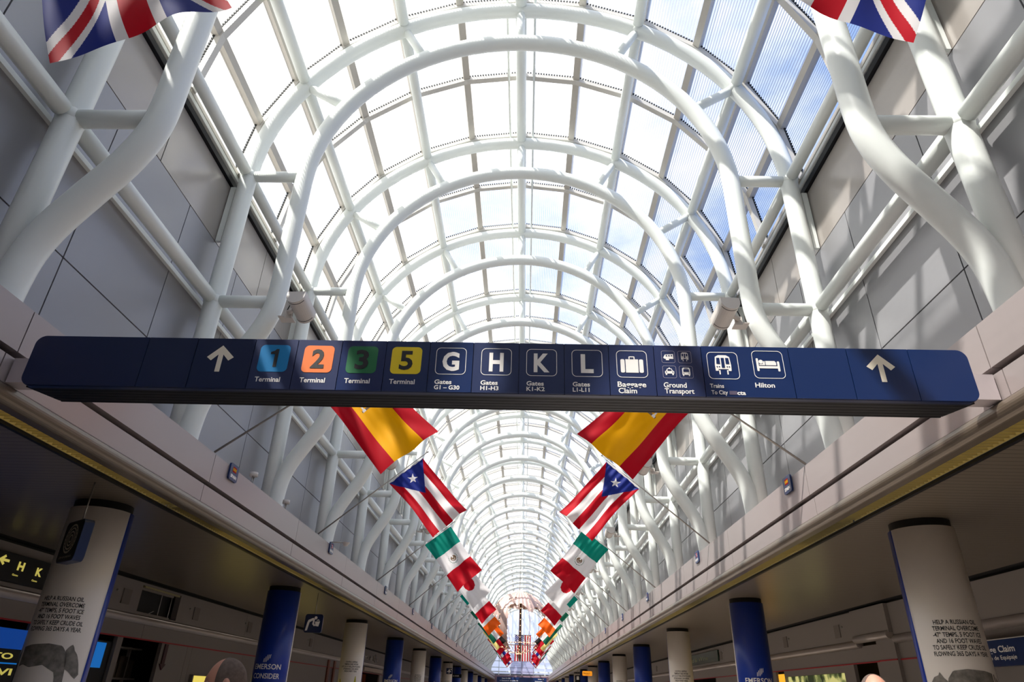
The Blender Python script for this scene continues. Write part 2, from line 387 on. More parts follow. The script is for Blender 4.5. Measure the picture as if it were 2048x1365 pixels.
def tl(k):
    k -= 1
    if k == -1: return 'white tubular roof arch furthest behind the viewer, at the added rear wall'
    if k == 0: return 'white tubular roof arch well above and behind the viewer'
    if k == 1: return 'white tubular roof arch just in front of the viewer, overhead'
    if k == 2: return 'large white tubular roof arch right at the ends of the hanging blue sign'
    if k == 3: return 'white tubular roof arch whose crown shows largest above the blue sign, with loudspeakers'
    return 'white tubular roof arch, %s one behind the hanging blue sign' % ORD[k-3]
truss0['label'] = tl(0)
for k, y in enumerate(FR[1:], 1): dup(truss0, (0, y, .585), label=tl(k))
for s, nm in ((-1, 'left'), (1, 'right')):
    b = MB().tube([(s*.062, YB+.01, 2.6985), (s*.062, YE-.05, 2.6985)], .0056, 8)
    for y in FR: b.tube([(s*.062, y+BAY/2-.06, 2.698), (s*.062, y+BAY/2-.015, 2.698)], .0075, 8)
    tag(b.build('sprinkler_pipe', WHITE), 'thin pale pipe under the glass, just %s of the crown tube' % nm, 'pipe')

# ------------------------------------------------------------------ end wall of the hall
e = MB()
gp = [gl(-90+7.5*i, -.02) for i in range(25)]
b = MB().prism([(-1.05, .60)]+gp+[(1.05, .60)], lambda a_, b_, d: (a_, d, b_), YE+.02, YE+.03)
o = b.build('window_end', mat('end_glass', (.80, .82, .88), .25, trans=.8)); o['kind'] = 'structure'
b = MB()
for x in (-.72, -.36, 0, .36, .72):
    z1 = GZ+GB*math.sqrt(1-(x/GA)**2)-.03; w_ = .022 if x == 0 else .010; b.box(x-w_, x+w_, YE-.02, YE+.018, .45, z1)
for z, h in ((1.66, .012), (1.42, .012), (1.2, .03), (.96, .02), (.78, .02), (.66, .03), (.56, .02)):
    b.box(-1.05, 1.05, YE-.015, YE+.015, z-h/2, z+h/2)
b.tube([(gl(d, -.03)[0], YE-.02, gl(d, -.03)[1]) for d in range(-90, 91, 6)], .03, 10)
trim(b, WHITE)
b = MB()
for i in range(34): z = .60+.0175*i; b.box(-.36, .36, YE-.045, YE-.035, z, z+.011)
tag(b.build('window_blind', mat('blind', (.62, .60, .80), .5, trans=.4)), 'lavender slatted blind across the low middle of the far end window', 'blind')
MB().box(-1.1, 1.1, YE-.03, YE+.03, .30, .56).build('wall_end', mat('end_wall', (.25, .16, .20), .6))['kind'] = 'structure'
MB().box(-3.2, 3.2, YE+.04, YE+.06, -.32, .60).build('wall_end_low', mat('end_low', (.10, .08, .09), .7))['kind'] = 'structure'

# ------------------------------------------------------------------ louvred light strips in the soffit
LIT = mat('lamp_tube', (1, .9, .6), .4, emit=(1.0, .80, .42), estr=3.2)
GOLD = mat('gold_reflector', (.40, .34, .17), .35, .3)
GOLDL = mat('gold_louver', (.34, .30, .16), .35, .5)
def light_strip(s):
    L = BAY*2-.01; y0 = 1.82-BAY*4
    root = thing('ceiling_light', (s*.9, y0, .4385), 'x', 'ceiling light', 'gold louvred light strips under the %s ledge' % ('left' if s < 0 else 'right'))
    b = MB(); xa, xb = s*.853, s*.944
    b.box(xa, xb, y0, y0+L, .478, .481); b.box(xa, xa+s*.002, y0, y0+L, .4385, .478); b.box(xb-s*.002, xb, y0, y0+L, .4385, .478)
    b.build('housing', GOLD, root)
    b = MB(); n = 96
    for i in range(n):
        y = y0+.01+(L-.02)*i/(n-1); b.box(xa+s*.003, xb-s*.003, y, y+.0016, .4395, .4395+.013)
    b.box(s*.897, s*.900, y0, y0+L, .4395, .456); b.build('louver', GOLDL, root)
    b = MB(); b.tube([(s*.878, y0+.03, .468), (s*.878, y0+L-.35, .468)], .004, 8); b.tube([(s*.92, y0+.3, .468), (s*.92, y0+L-.03, .468)], .004, 8)
    b.build('lamp_tube', LIT, root)
    return root
for s, nm in ((-1, 'left'), (1, 'right')):
    r0 = light_strip(s)
    r0['label'] = 'gold louvred light strip under the %s ledge, behind the viewer' % nm
    for k in range(1, 17):
        lab = ('gold louvred light strip under the %s ledge, %s the viewer' % (nm, ['', 'level with', 'just ahead of'][k])) if k < 3 else 'gold louvred light strip under the %s ledge, %s one ahead of the viewer' % (nm, ORD[k-2])
        dup(r0, (s*.9, 1.82-BAY*4+BAY*2*k, .4385), label=lab)

# ------------------------------------------------------------------ columns with advertising wraps
def cyl_map(cx_, cy_, r):
    return lambda a_, z: (cx_+r*sin(a_/r), cy_-r*cos(a_/r), z)
def subdiv_poly(poly, n=5):
    out = []
    for i in range(len(poly)):
        a, b_ = poly[i], poly[(i+1) % len(poly)]
        for k in range(n): out.append((a[0]+(b_[0]-a[0])*k/n, a[1]+(b_[1]-a[1])*k/n))
    return out
def bent_poly(mb, poly, fn, m=0, step=.008):
    """fill a 2D outline as vertical slivers so that it can follow the column"""
    xs = [p[0] for p in poly]; x = min(xs); P = poly
    def cut(x):
        r = []
        for i in range(len(P)):
            a, c = P[i], P[(i+1) % len(P)]
            if (a[0] <= x) != (c[0] <= x): r.append(a[1]+(c[1]-a[1])*(x-a[0])/(c[0]-a[0]))
        return sorted(r)
    x1 = max(xs); e_ = 1e-6; x += e_
    while x < x1-e_:
        xn = min(x+step, x1-e_); A, B = cut(x), cut(xn)
        if len(A) == len(B):
            for i in range(0, len(A)-1, 2):
                base = len(mb.v); mb.v += [fn(x, A[i]), fn(xn, B[i]), fn(xn, B[i+1]), fn(x, A[i+1])]; mb.face((base, base+1, base+2, base+3), m)
        x = xn
WR = .0785
COL_DARK = mat('column_core', (.02, .02, .022), .6)
FUR = mat('fur_print', (.20, .185, .165), .6, noise=(14, .95))
def column(s, y, kind, label, group, text=None):
    x = s*1.117; root = thing('advertising_column', (x, y, -.32), label, 'column', group)
    MB().tube([(x, y, -.32), (x, y, .4385)], .073, 32).build('collar', COL_DARK, root)
    front, back = (COLW, COLB) if kind == 'w' else (COLB, COLW)
    for m_, a0, nmn in ((front, -pi/2, 'front_wrap'), (back, pi/2, 'rear_wrap')):
        b = MB(); n = 24; base = 0; rr = WR if m_ is front else WR*1.004
        for z in (-.30, .418):
            for r in (rr, rr-.0035):
                for i in range(n+1):
                    w = a0+pi*i/n; b.v.append((x+r*sin(w), y-r*cos(w), z))
        q = n+1
        for i in range(n):
            b.face((i, i+1, 2*q+i+1, 2*q+i), 0, True); b.face((q+i, 3*q+i, 3*q+i+1, q+i+1), 0, True)
            b.face((2*q+i, 2*q+i+1, 3*q+i+1, 3*q+i)); b.face((i, q+i, q+i+1, i+1))
        b.face((0, 2*q, 3*q, q)); b.face((n, q+n, 3*q+n, 2*q+n))
        o = b.build(nmn, m_, root)
        if nmn == 'front_wrap': fr = o
    fn = cyl_map(x, y, WR+.0006)
    if text:
        for body, z, h, w_ in text:
            b = MB(); put_text(b, body, fn, -s*.017 if kind == 'w' else -s*.006, z, h, w_, 'c', 0, 0.016); b.build('lettering', INK if kind == 'w' else SIGNW, fr)
    return root, fr, fn
T1 = [('HELP A RUSSIAN OIL', .181), ('TERMINAL OVERCOME', .167), ('-47\u00b0 TEMPS, 5 FOOT ICE', .153), ('AND 16 FOOT WAVES', .139), ('TO SAFELY KEEP CRUDE OIL', .125), ('FLOWING 365 DAYS A YEAR.', .111)]
T2 = [('CONTROL SHIPPING', .168), ('TEMPERATURES WITHIN', .154), ('0.5\u00b0F, SO 37 BILLION POUNDS', .140), ('OF BANANAS CAN ARRIVE', .126), ('FRESH EVERY YEAR.', .112)]
T3 = [('HELP PROTECT A', .168), ('SMALL TOWN FROM', .154), ('FLOODING RIVERS', .140), ('WITH A RELIABLE', .126), ('EARLY WARNING.', .112)]
TB = [('EMERSON', .078, .021, .128), ('CONSIDER', .040, .021, .128), ('IT SOLVED', .002, .021, .128)]
WID = {'HELP A RUSSIAN OIL': .098, 'TERMINAL OVERCOME': .108, '-47\u00b0 TEMPS, 5 FOOT ICE': .112, 'AND 16 FOOT WAVES': .104, 'TO SAFELY KEEP CRUDE OIL': .126, 'FLOWING 365 DAYS A YEAR.': .128}
def emblem(mb, fn, x0, z0, k):
    for i in range(5):
        a = x0+(i-2)*k*.20; h = k*(.5-.11*abs(i-2)) if True else 0
        zc = z0+(i-2)*k*.12
        bent_poly(mb, [(a-k*.05, zc-h), (a+k*.05, zc-h*.7), (a+k*.10, zc+h), (a+k*.0, zc+h*.7)], fn, 0, .0007)
for s, nm in ((-1, 'left'), (1, 'right')):
    for k in range(-1, 14):
        y = 1.82+1.585*k; kind = 'w' if k % 2 == 0 else 'b'; cnt = ORD[max(k, 0)//2] if kind == 'w' else ORD[(k+1)//2]
        tx = None
        if kind == 'w':
            base_t = (T1, T2, T3)[min(k//2, 2)]; tx = [(a_, z, .0098, WID.get(a_, len(a_)*.0050)) for a_, z in base_t]
        else: tx = TB
        if k > 6: tx = None
        side = 'along the %s side of the hall' % nm
        if kind == 'w':
            lab = ['nearest white column on the %s, with oil terminal text and a wolf picture', 'second white column on the %s, printed with text about bananas', 'third white column on the %s with small dark print'][k//2] % nm if k < 6 else '%s white advertising column from the viewer %s' % (cnt, side)
        else: lab = 'blue advertising column beside the viewer on the %s' % nm if k == -1 else '%s blue advertising column %s, white lettering low down' % (ORD[(k-1)//2], side)
        root, fr, fn = column(s, y, kind, lab, 'alternating white and blue wrapped columns', tx)
        if k == 0:
            fnw = fn
            b = MB(); bd = [(-.060, .060), (-.05, .073), (-.02, .080), (.02, .083), (.05, .079), (.066, .06), (.07, .03), (.075, -.03), (.06, -.03), (.05, .02), (.02, .036), (-.01, .03), (-.03, .036), (-.05, .03), (-.045, -.04), (-.06, -.04), (-.066, .02), (-.068, .045)]
            hs = -1 if s > 0 else 1
            bent_poly(b, [(hs*a_, z_) for a_, z_ in bd], fnw, 0, .004)
            hd = [(.060, .070), (.066, .079), (.074, .084), (.078, .072), (.090, .060), (.100, .040), (.108, .018), (.100, .008), (.090, .014), (.078, .024), (.066, .03)] if s < 0 else [(.066, .058), (.075, .066), (.078, .080), (.084, .070), (.096, .066), (.110, .052), (.112, .044), (.100, .040), (.084, .034), (.07, .03)]
            bent_poly(b, [(hs*a_, z_) for a_, z_ in hd], fnw, 0, .004)
            b.build('wolf_picture', FUR, fr)['label'] = 'grey wolf picture printed on the wrap'
        if k == 2:
            b = MB(); c_ = [(-.05, .072), (-.046, .05), (-.03, .02), (0, .0), (.03, .012), (.046, .04), (.052, .088), (.057, .088), (.062, .06), (.055, .01), (.03, -.02), (0, -.03), (-.03, -.02), (-.055, .02), (-.058, .07)]
            bent_poly(b, c_, fn, 0, .005); b.build('banana_picture', mat('banana', (.55, .50, .03), .5, noise=(6, .3)), fr)
        if kind == 'b' and 0 < k < 6:
            b = MB(); emblem(b, fn, .0, .122, .034); b.build('emblem', SIGNW, fr)


# ------------------------------------------------------------------ overhead beam and the big blue sign
MB().box(-.829, .829, 1.004, 1.036, .446, .4915).build('trim_beam', mat('beam_cladding', (.50, .44, .45), .4, .2))['kind'] = 'structure'
YF, HW, ZB, ZT = .94, .750, .4135, .5025
sg = thing('directional_sign', (0, YF, ZB), 'long navy overhead sign with white arrows and terminal, gate and baggage pictograms', 'sign')
b = MB(); b.prism(rrect(-HW, HW, ZB, ZT, .016, 6), lambda a_, c_, d: (a_, d, c_), YF+.002, YF+.012); b.build('backing_panel', NAVY2, sg)
# the wide ribbed casing below and behind the face
b = MB()
def casing(hw0, hw1, y0, y1, z0, z1): b.prism([(-hw0, y0), (hw0, y0), (hw1, y1), (-hw1, y1)], lambda a_, c_, d: (a_, c_, d), z0, z1)
for i in range(5):
    y0 = YF+.012+.0125*i; casing(HW-.004-.003*i, HW-.008-.003*i, y0, y0+.0098, ZB+.0015+.0006*i, ZT-.012)
    if i: casing(HW-.018, HW-.018, y0-.0028, y0, ZB+.008, ZT-.014)
b.box(-HW+.02, HW-.02, YF+.0745, YF+.078, ZB+.0042, ZT-.014); b.build('casing', BLKM, sg)
cutx = [-HW, -.5625, -.4818, -.3865, -.3167, -.2446, -.1721, -.1013, -.0314, .0421, .1139, .1846, .2567, .3318, .4699, .5617, .6584, HW]
tone = [NAVY2, NAVY2, NAVY, NAVY3, NAVY3, NAVY3, NAVY3, NAVY3, NAVY3, NAVY3, NAVY3, NAVY3, NAVY3, NAVY, NAVY2, NAVY2, NAVY, NAVY]
tone = [NAVY2, NAVY2, NAVY2, NAVY3, NAVY3, NAVY, NAVY, NAVY, NAVY3, NAVY3, NAVY3, NAVY3, NAVY3, NAVY, NAVY, NAVY, NAVY]
Sg = lambda a_, c_: (a_, YF-.0008, c_)
Sg2 = lambda a_, c_: (a_, YF-.0012, c_)
for i in range(len(cutx)-1):
    x0, x1 = cutx[i]+.0006, cutx[i+1]-.0006; P = [(x0, ZB+.0006), (x1, ZB+.0006), (x1, ZT-.0006), (x0, ZT-.0006)]
    if i == 0: R_ = rrect(-HW+.0006, HW, ZB+.0006, ZT-.0006, .0155, 6); P = [(min(a_, x1), c_) for a_, c_ in R_ if a_ < 0]; P = [(x1, ZT-.0006)]+P[0:]+[(x1, ZB+.0006)]
    if i == len(cutx)-2: R_ = rrect(-HW, HW-.0006, ZB+.0006, ZT-.0006, .0155, 6); P = [p for p in R_ if p[0] > 0]; n7 = len(P)//2; P = P[:7]+[(x0, ZT-.0006), (x0, ZB+.0006)]+P[7:]
    MB().prism(P, lambda a_, c_, d: (a_, d, c_), YF-.0004, YF+.002).build('panel', tone[i], sg)
def arrow(x, z, k):
    P = [(0, 1), (.93, .10), (.60, -.16), (.17, .30), (.17, -1), (-.17, -1), (-.17, .30), (-.60, -.16), (-.93, .10)]
    b = MB(); b.flat([(x+a_*k, z+c_*k) for a_, c_ in P], Sg); b.build('arrow', mat('arrow_cream', (.95, .88, .72), .5), sg)
arrow(-.4385, .4655, .0235); arrow(.6100, .4678, .0240)
CT = [mat('tile_'+n, c, .45) for n, c in (('blue', (.0, .25, .60)), ('orange', (.95, .22, .045)), ('green', (.01, .17, .055)), ('yellow', (1.0, .76, .015)))]
tiles = [(-.3515, '1', 0), (-.2800, '2', 1), (-.2090, '3', 2), (-.1380, '5', 3)]
for x, t, ci in tiles:
    b = MB(); b.flat(rrect(x-.0243, x+.0243, .4435, .4915, .0075), Sg); tile = b.build('terminal_tile', CT[ci], sg)
    b = MB()
    if t == '1': b.flat([(x+q[0]*.032, .4520+q[1]*.032) for q in ((.02, 0), (.20, 0), (.20, 1), (.06, 1), (-.01, .90), (-.20, .83), (-.20, .70), (.02, .72))], Sg2)
    else: put_text(b, t, Sg2, x, .4520, .0320, .0215, 'c', 0, .028)
    b.build('numeral', INK, tile)
    b = MB(); put_text(b, 'Terminal', Sg, x-.0235, .4262, .0082, .0405, 'l', 0, .018); b.build('lettering', SIGNW, sg)
def frame_box(x, hw=.0243, z0=.4440, z1=.4915, w=.0008):
    b = MB(); ring(b, rrect(x-hw, x+hw, z0, z1, .0075), rrect(x-hw+w*1.1, x+hw-w*1.1, z0+w*1.1, z1-w*1.1, .0068), Sg); return b
for x, t, w_, l1, l2 in ((-.0665, 'G', .027, 'Gates', 'G1 \u2013 G30'), (.0060, 'H', .023, 'Gates', 'H1-H3'), (.0780, 'K', .025, 'Gates', 'K1-K2'), (.1500, 'L', .020, 'Gates', 'L1-L11')):
    b = frame_box(x); put_text(b, t, Sg, x, .4520, .0310, w_, 'c', 0, .035); b.build('pictogram', SIGNW, sg)
    b = MB(); put_text(b, l1, Sg, x-.0235, .4275, .0072, .0270, 'l', 0, .025); b.build('lettering', SIGNW, sg); b = MB(); put_text(b, l2, Sg, x-.0235, .4183, .0068, .040 if 'G30' in l2 else (.0285 if 'L' not in l2 else .0260), 'l', 0, .025); b.build('lettering', SIGNW, sg)
# suitcase
x = .2208; b = frame_box(x)
for a0, a1 in ((-.0180, -.0114), (.0114, .0180)): b.flat(rrect(x+a0, x+a1, .4525, .4760, .0022), Sg)
b.flat([(x-.0100, .4525), (x+.0100, .4525), (x+.0100, .4760), (x-.0100, .4760)], Sg)
ring(b, rrect(x-.0048, x+.0048, .4755, .4812, .0014, 3), rrect(x-.0032, x+.0032, .4762, .4796, .0004, 3), Sg); b.build('pictogram', SIGNW, sg)
b = MB(); put_text(b, 'Baggage', Sg, .1965, .4280, .0088, .0445, 'l', 0, .018); b.build('lettering', SIGNW, sg); b = MB(); put_text(b, 'Claim', Sg, .1975, .4172, .0088, .0285, 'l', 0, .018); b.build('lettering', SIGNW, sg)
# ground transport
FRM = mat('thin_frame', (.35, .33, .42), .5)
def train(b, x, z, k, fn):
    b.flat([(x-.55*k, z+.75*k), (x-.3*k, z+.9*k), (x+.3*k, z+.9*k), (x+.55*k, z+.75*k), (x+.62*k, z+.05*k), (x+.6*k, z-.45*k), (x+.38*k, z-.45*k), (x+.38*k, z-.3*k), (x-.38*k, z-.3*k), (x-.38*k, z-.45*k), (x-.6*k, z-.45*k), (x-.62*k, z+.05*k)], fn)
    for s in (-1, 1): b.flat([(x+s*.30*k-.05*k, z-.75*k), (x+s*.30*k+.05*k, z-.75*k), (x+s*.30*k+.05*k, z-.38*k), (x+s*.30*k-.05*k, z-.38*k)], fn)
def train_holes(b, x, z, k, fn):
    b.flat([(x-.12*k, z-.18*k), (x+.12*k, z-.18*k), (x+.12*k, z+.66*k), (x-.12*k, z+.66*k)], fn)
    for s in (-1, 1):
        b.flat([(x+s*.22*k, z+.14*k), (x+s*.50*k, z+.14*k), (x+s*.46*k, z+.66*k), (x+s*.22*k, z+.66*k)], fn)
        for q in (.30, .46): b.flat(circ(x+s*q*k, z-.10*k, .05*k, 10), fn)
b = MB()
for cx_, cz_ in ((.2790, .4815), (.3050, .4815), (.2790, .4550), (.3050, .4550)):
    ring(b, rrect(cx_-.0107, cx_+.0107, cz_-.0107, cz_+.0107, .003), rrect(cx_-.0101, cx_+.0101, cz_-.0101, cz_+.0101, .0025), Sg)
b.build('thin_frame', FRM, sg)
b = MB(); h = MB(); HO = []
train(b, .3050, .4812, .0095, Sg); train_holes(h, .3050, .4812, .0095, Sg2)
cx_, cz_ = .2790, .4815
b.flat([(cx_-.008, cz_-.0015), (cx_-.005, cz_+.004), (cx_+.008, cz_+.005), (cx_+.008, cz_-.0035), (cx_-.006, cz_-.0035)], Sg); b.flat([(cx_-.004, cz_-.006), (cx_+.001, cz_-.006), (cx_+.001, cz_-.0034), (cx_-.004, cz_-.0034)], Sg)
for q in (-.003, .001, .005): h.flat([(cx_+q-.001, cz_+.001), (cx_+q+.001, cz_+.001), (cx_+q+.0015, cz_+.0032), (cx_+q-.0005, cz_+.0032)], Sg2)
cx_, cz_ = .2790, .4550
b.flat([(cx_-.0072, cz_-.003), (cx_-.0072, cz_+.001), (cx_-.0050, cz_+.0022), (cx_-.0035, cz_+.0058), (cx_-.001, cz_+.0062), (cx_-.001, cz_+.0075), (cx_+.001, cz_+.0075), (cx_+.001, cz_+.0062), (cx_+.0035, cz_+.0058), (cx_+.0050, cz_+.0022), (cx_+.0072, cz_+.001), (cx_+.0072, cz_-.003)], Sg)
for s in (-1, 1): b.flat([(cx_+s*.0062, cz_-.0055), (cx_+s*.0040, cz_-.0055), (cx_+s*.0040, cz_-.0029), (cx_+s*.0062, cz_-.0029)], Sg); h.flat(circ(cx_+s*.0050, cz_-.0003, .0009, 8), Sg2)
h.flat([(cx_-.0036, cz_+.0022), (cx_+.0036, cz_+.0022), (cx_+.0027, cz_+.0047), (cx_-.0027, cz_+.0047)], Sg2)
cx_, cz_ = .3050, .4550
b.flat([(cx_-.0062, cz_-.0048), (cx_-.0062, cz_+.0060), (cx_-.0045, cz_+.0078), (cx_+.0045, cz_+.0078), (cx_+.0062, cz_+.0060), (cx_+.0062, cz_-.0048)], Sg)
for s in (-1, 1): b.flat([(cx_+s*.0054, cz_-.0068), (cx_+s*.0036, cz_-.0068), (cx_+s*.0036, cz_-.0047), (cx_+s*.0054, cz_-.0047)], Sg); h.flat(circ(cx_+s*.0042, cz_-.0020, .0008, 8), Sg2)
h.flat([(cx_-.0046, cz_+.0005), (cx_+.0046, cz_+.0005), (cx_+.0042, cz_+.0050), (cx_-.0042, cz_+.0050)], Sg2); h.flat([(cx_-.0028, cz_+.0060), (cx_+.0028, cz_+.0060), (cx_+.0028, cz_+.0069), (cx_-.0028, cz_+.0069)], Sg2)
h.build('small_cutouts', NAVY3, sg); h = MB()
x = .3640
b2 = frame_box(x); train(b2, x, .4675, .0205, Sg); train_holes(h, x, .4675, .0205, Sg2); b2.build('pictogram', SIGNW, sg); h.build('train_windows', NAVY, sg)
b.build('pictogram', SIGNW, sg)
b = MB(); put_text(b, 'Ground', Sg, .2680, .4283, .0085, .0355, 'l', 0, .018); b.build('lettering', SIGNW, sg); b = MB(); put_text(b, 'Transport', Sg, .2688, .4182, .0085, .0455, 'l', 0, .018)
b.build('lettering', SIGNW, sg); b = MB(); put_text(b, 'Trains', Sg, .3395, .4290, .0068, .0215, 'l', 0, .015); b.build('lettering', SIGNW, sg); b = MB(); put_text(b, 'To City', Sg, .3405, .4180, .0068, .0250, 'l', 0, .015); b.build('lettering', SIGNW, sg); b = MB(); put_text(b, 'cta', Sg, .3800, .4178, .0068, .0130, 'l', 0, .025); b.build('lettering', SIGNW, sg)
MB().flat([(.3680, .4178), (.3800, .4178), (.3800, .4240), (.3680, .4240)], Sg).build('worn_patch', mat('worn_patch', (.12, .10, .16), .5), sg)
# bed
x = .4352; b = frame_box(x, .0243, .4465, .4950)
b.flat(rrect(x-.0185, x-.0150, .4590, .4815, .0012), Sg); b.flat(rrect(x+.0140, x+.0175, .4590, .4765, .0012), Sg)
b.flat([(x-.0150, .4640), (x+.0140, .4640), (x+.0140, .4680), (x-.0150, .4680)], Sg); b.flat(circ(x-.0112, .4755, .0035, 16), Sg)
b.flat([(x-.0140, .4695), (x-.0050, .4695), (x-.0050, .4765), (x-.0070, .4765), (x-.0085, .4715), (x-.0140, .4712)], Sg)
b.flat([(x-.0040, .4695), (x+.0125, .4695), (x+.0125, .4745), (x+.0105, .4770), (x-.0040, .4770)], Sg); b.build('pictogram', SIGNW, sg)
b = MB()
put_text(b, 'Hilton', Sg, .4095, .4310, .0078, .0300, 'l', 0, .02); b.build('lettering', SIGNW, sg)


# ------------------------------------------------------------------ flags on poles
CM = {n: mat('cloth_'+n, c, .65, trans=.38, spec=.25) for n, c in dict(red=(.52, .002, .014), white=(.85, .82, .82), blue=(.012, .025, .22), yellow=(.97, .45, .0), green=(.0, .26, .19), orange=(.95, .13, .005), black=(.02, .018, .018), pale=(.85, .72, .25), brown=(.22, .14, .08), dgreen=(.01, .14, .08), sky=(.02, .16, .45), brick=(.40, .0, .03)).items()}
CN = list(CM); CL = [CM[n] for n in CN]
def star_in(dx, dy, r, rot=pi/2):
    d = math.hypot(dx, dy)
    if d > r: return False
    a = (math.atan2(dy, dx)-rot) % (2*pi/5); a = min(a, 2*pi/5-a); ri = r*.382
    P = (r, 0); Q = (ri*cos(pi/5), ri*sin(pi/5)); px, py = d*cos(a), d*sin(a)
    return (Q[0]-P[0])*(py-P[1])-(Q[1]-P[1])*(px-P[0]) >= 0
def f_uk(u, v):
    x, y = (u-.5)*1.67, .5-v
    if abs(x) < .085 or abs(y) < .085: return 'red'
    if abs(x) < .15 or abs(y) < .15: return 'white'
    k = 1/math.hypot(1.67, 1)
    for sgn in (1, -1):
        d = (x*1 - sgn*y*1.67)*k
        if abs(d) < .036: return 'red'
        if abs(d) < .088: return 'white'
    return 'blue'
def f_spain(u, v):
    if v < .25 or v > .75: return 'red'
    x, y = (u-.36)*1.67, v-.5
    if abs(x) < .055 and abs(y) < .09: return 'brick' if (x > 0) == (y > 0) else 'white'
    if abs(abs(y)-.125) < .014 and abs(x) < .09: return 'white'
    if abs(y) < .16 and abs(x-.085) < .018: return 'white' if abs(abs(y)-.125) < .03 else 'brown'
    if math.hypot(x+.08, y) < .045: return 'brown'
    return 'yellow'
def f_pr(u, v):
    x, y = u*1.67, v-.5
    if x < .75*(1-abs(y)*2): return 'white' if star_in(x-.26, -y, .125, 0) else 'blue'
    return 'red' if int(v*5) % 2 == 0 else 'white'
def f_mex(u, v):
    if u < .3333: return 'green'
    if u > .6667: return 'red'
    x, y = (u-.5)*1.67, v-.5; r = math.hypot(x, y)
    if .135 < r < .16 and (x > -.02 or abs(y) > .10) and int(math.atan2(y, x)*6) % 2 == 0: return 'dgreen'
    if (x/.085)**2+((y+.01)/.10)**2 < 1 and not (abs(y) < .022 and x < -.02) and not (.045 < r < .06 and x > 0): return 'brown'
    return 'white'
def f_jp(u, v): return 'red' if math.hypot((u-.5)*1.5, v-.5) < .25 else 'white'
def vert(*c): return lambda u, v: c[min(int(u*len(c)), len(c)-1)]
def horz(*c): return lambda u, v: c[min(int(v*len(c)), len(c)-1)]
def f_canada(u, v):
    if u < .25 or u > .72: return 'red'
    return 'red' if abs(u-.5)*1.7+abs(v-.5)*1.3 < .2 else 'white'
def f_cross(u, v):
    if v > .92 or v < .08 or u > .94: return 'brick'
    return 'blue' if abs(v-.5) < .17 else 'white'
def f_band(u, v):
    if u > .66: return 'red'
    return 'dgreen' if u < .3 else 'white'
def f_multi(u, v):
    return ['sky', 'yellow', 'green'][min(int(v*3), 2)] if u < .72 else 'red'
def flag_mesh(b, HL, HT, FL, FT, Y, s, fc, nu, nv, seed=0, amp=1.0):
    """corners given for the left row (x < 0): hoist low, hoist tip, fly low, fly tip"""
    rnd = random.Random(seed); ph = rnd.random()*6; ph2 = rnd.random()*6; base = len(b.v)
    for i in range(nu+1):
        u = i/nu
        for j in range(nv+1):
            v = j/nv        # v = 0 at the pole tip side
            x = (HT[0]*(1-v)+HL[0]*v)*(1-u)+(FT[0]*(1-v)+FL[0]*v)*u; z = (HT[1]*(1-v)+HL[1]*v)*(1-u)+(FT[1]*(1-v)+FL[1]*v)*u
            am = (.35+.65*u)
            y = .010*am*sin(9*v+3.0*u+ph)+.007*am*sin(17*v-5*u+ph2)*(1-.4*u)+.008*u*sin(14*(u-.55*(v-.5)**2*2.2)+ph2)*(.3+sin(pi*v))+.003*sin(38*v+ph)*(1-u)
            y *= amp; edge = sin(pi*v); nx, nz = (FT[0]+FL[0]-HT[0]-HL[0])/2, (FT[1]+FL[1]-HT[1]-HL[1])/2; L = math.hypot(nx, nz)
            k = -.004*edge*u*u; x += k*nx/L; z += k*nz/L
            se = sin(pi*u)*(.006*(2*v-1)+.003*sin(5*u+ph)); tx, tz = (HL[0]-HT[0]), (HL[1]-HT[1]); T = math.hypot(tx, tz); x -= se*tx/T; z -= se*tz/T
            b.v.append((-s*x, Y+y, z))
    for i in range(nu):
        for j in range(nv):
            u, v = (i+.5)/nu, (j+.5)/nv
            p = base+i*(nv+1)+j; b.face((p, p+1, p+nv+2, p+nv+1), CN.index(fc(u, v)), True)
D0 = dict(HL=(-.555, .812), HT=(-.415, .932), FL=(-.335, .578), FT=(-.205, .706))
FL_ = [('united kingdom', .43, dict(HL=(-.562, .805), HT=(-.407, .900), FL=(-.409, .526), FT=(-.256, .621)), f_uk, 320, 192, 'red, white and blue crossed flag in front of the sign'),
       ('spain', 1.785, dict(HL=(-.566, .775), HT=(-.424, .893), FL=(-.349, .533), FT=(-.198, .662)), f_spain, 120, 72, 'red and yellow flag with a crest, just below the sign'),
       ('puerto rico', 2.86, dict(HL=(-.550, .813), HT=(-.412, .932), FL=(-.336, .582), FT=(-.200, .706)), f_pr, 150, 90, 'red and white striped flag with a star on a blue triangle'),
       ('mexico', 4.155, dict(HL=(-.563, .802), HT=(-.411, .919), FL=(-.345, .537), FT=(-.203, .662)), f_mex, 150, 90, 'green, white and red flag with an eagle, nearest of its kind'),
       ('japan', 5.40, D0, f_jp, 60, 40, 'white flag with a red disc behind the eagle flag'),
       ('italy', 6.60, D0, vert('green', 'white', 'red'), 36, 20, 'plain green, white and red flag, second tricolour along'),
       ('ireland', 7.96, D0, vert('dgreen', 'white', 'orange'), 36, 20, 'green, white and orange upright tricolour flag'),
       ('india', 9.27, D0, horz('orange', 'white', 'dgreen'), 30, 18, 'orange, white and green striped flag, orange towards the pole tip'),
       ('germany', 10.62, D0, horz('black', 'red', 'pale'), 30, 18, 'black, red and yellow striped flag'),
       ('canada', 11.95, D0, f_canada, 60, 36, 'red and white flag with a red leaf shape'),
       ('israel', 13.28, D0, f_cross, 50, 36, 'white flag with a blue middle band and dark red edge'),
       ('far tricolour', 14.6, D0, f_band, 30, 18, 'small far flag in green, white and red'),
       ('far multi', 15.9, D0, f_multi, 30, 18, 'small far flag in blue, yellow and green with a red end'),
       ('far blue', 17.2, D0, f_cross, 40, 24, 'farthest visible small blue and white flag')]
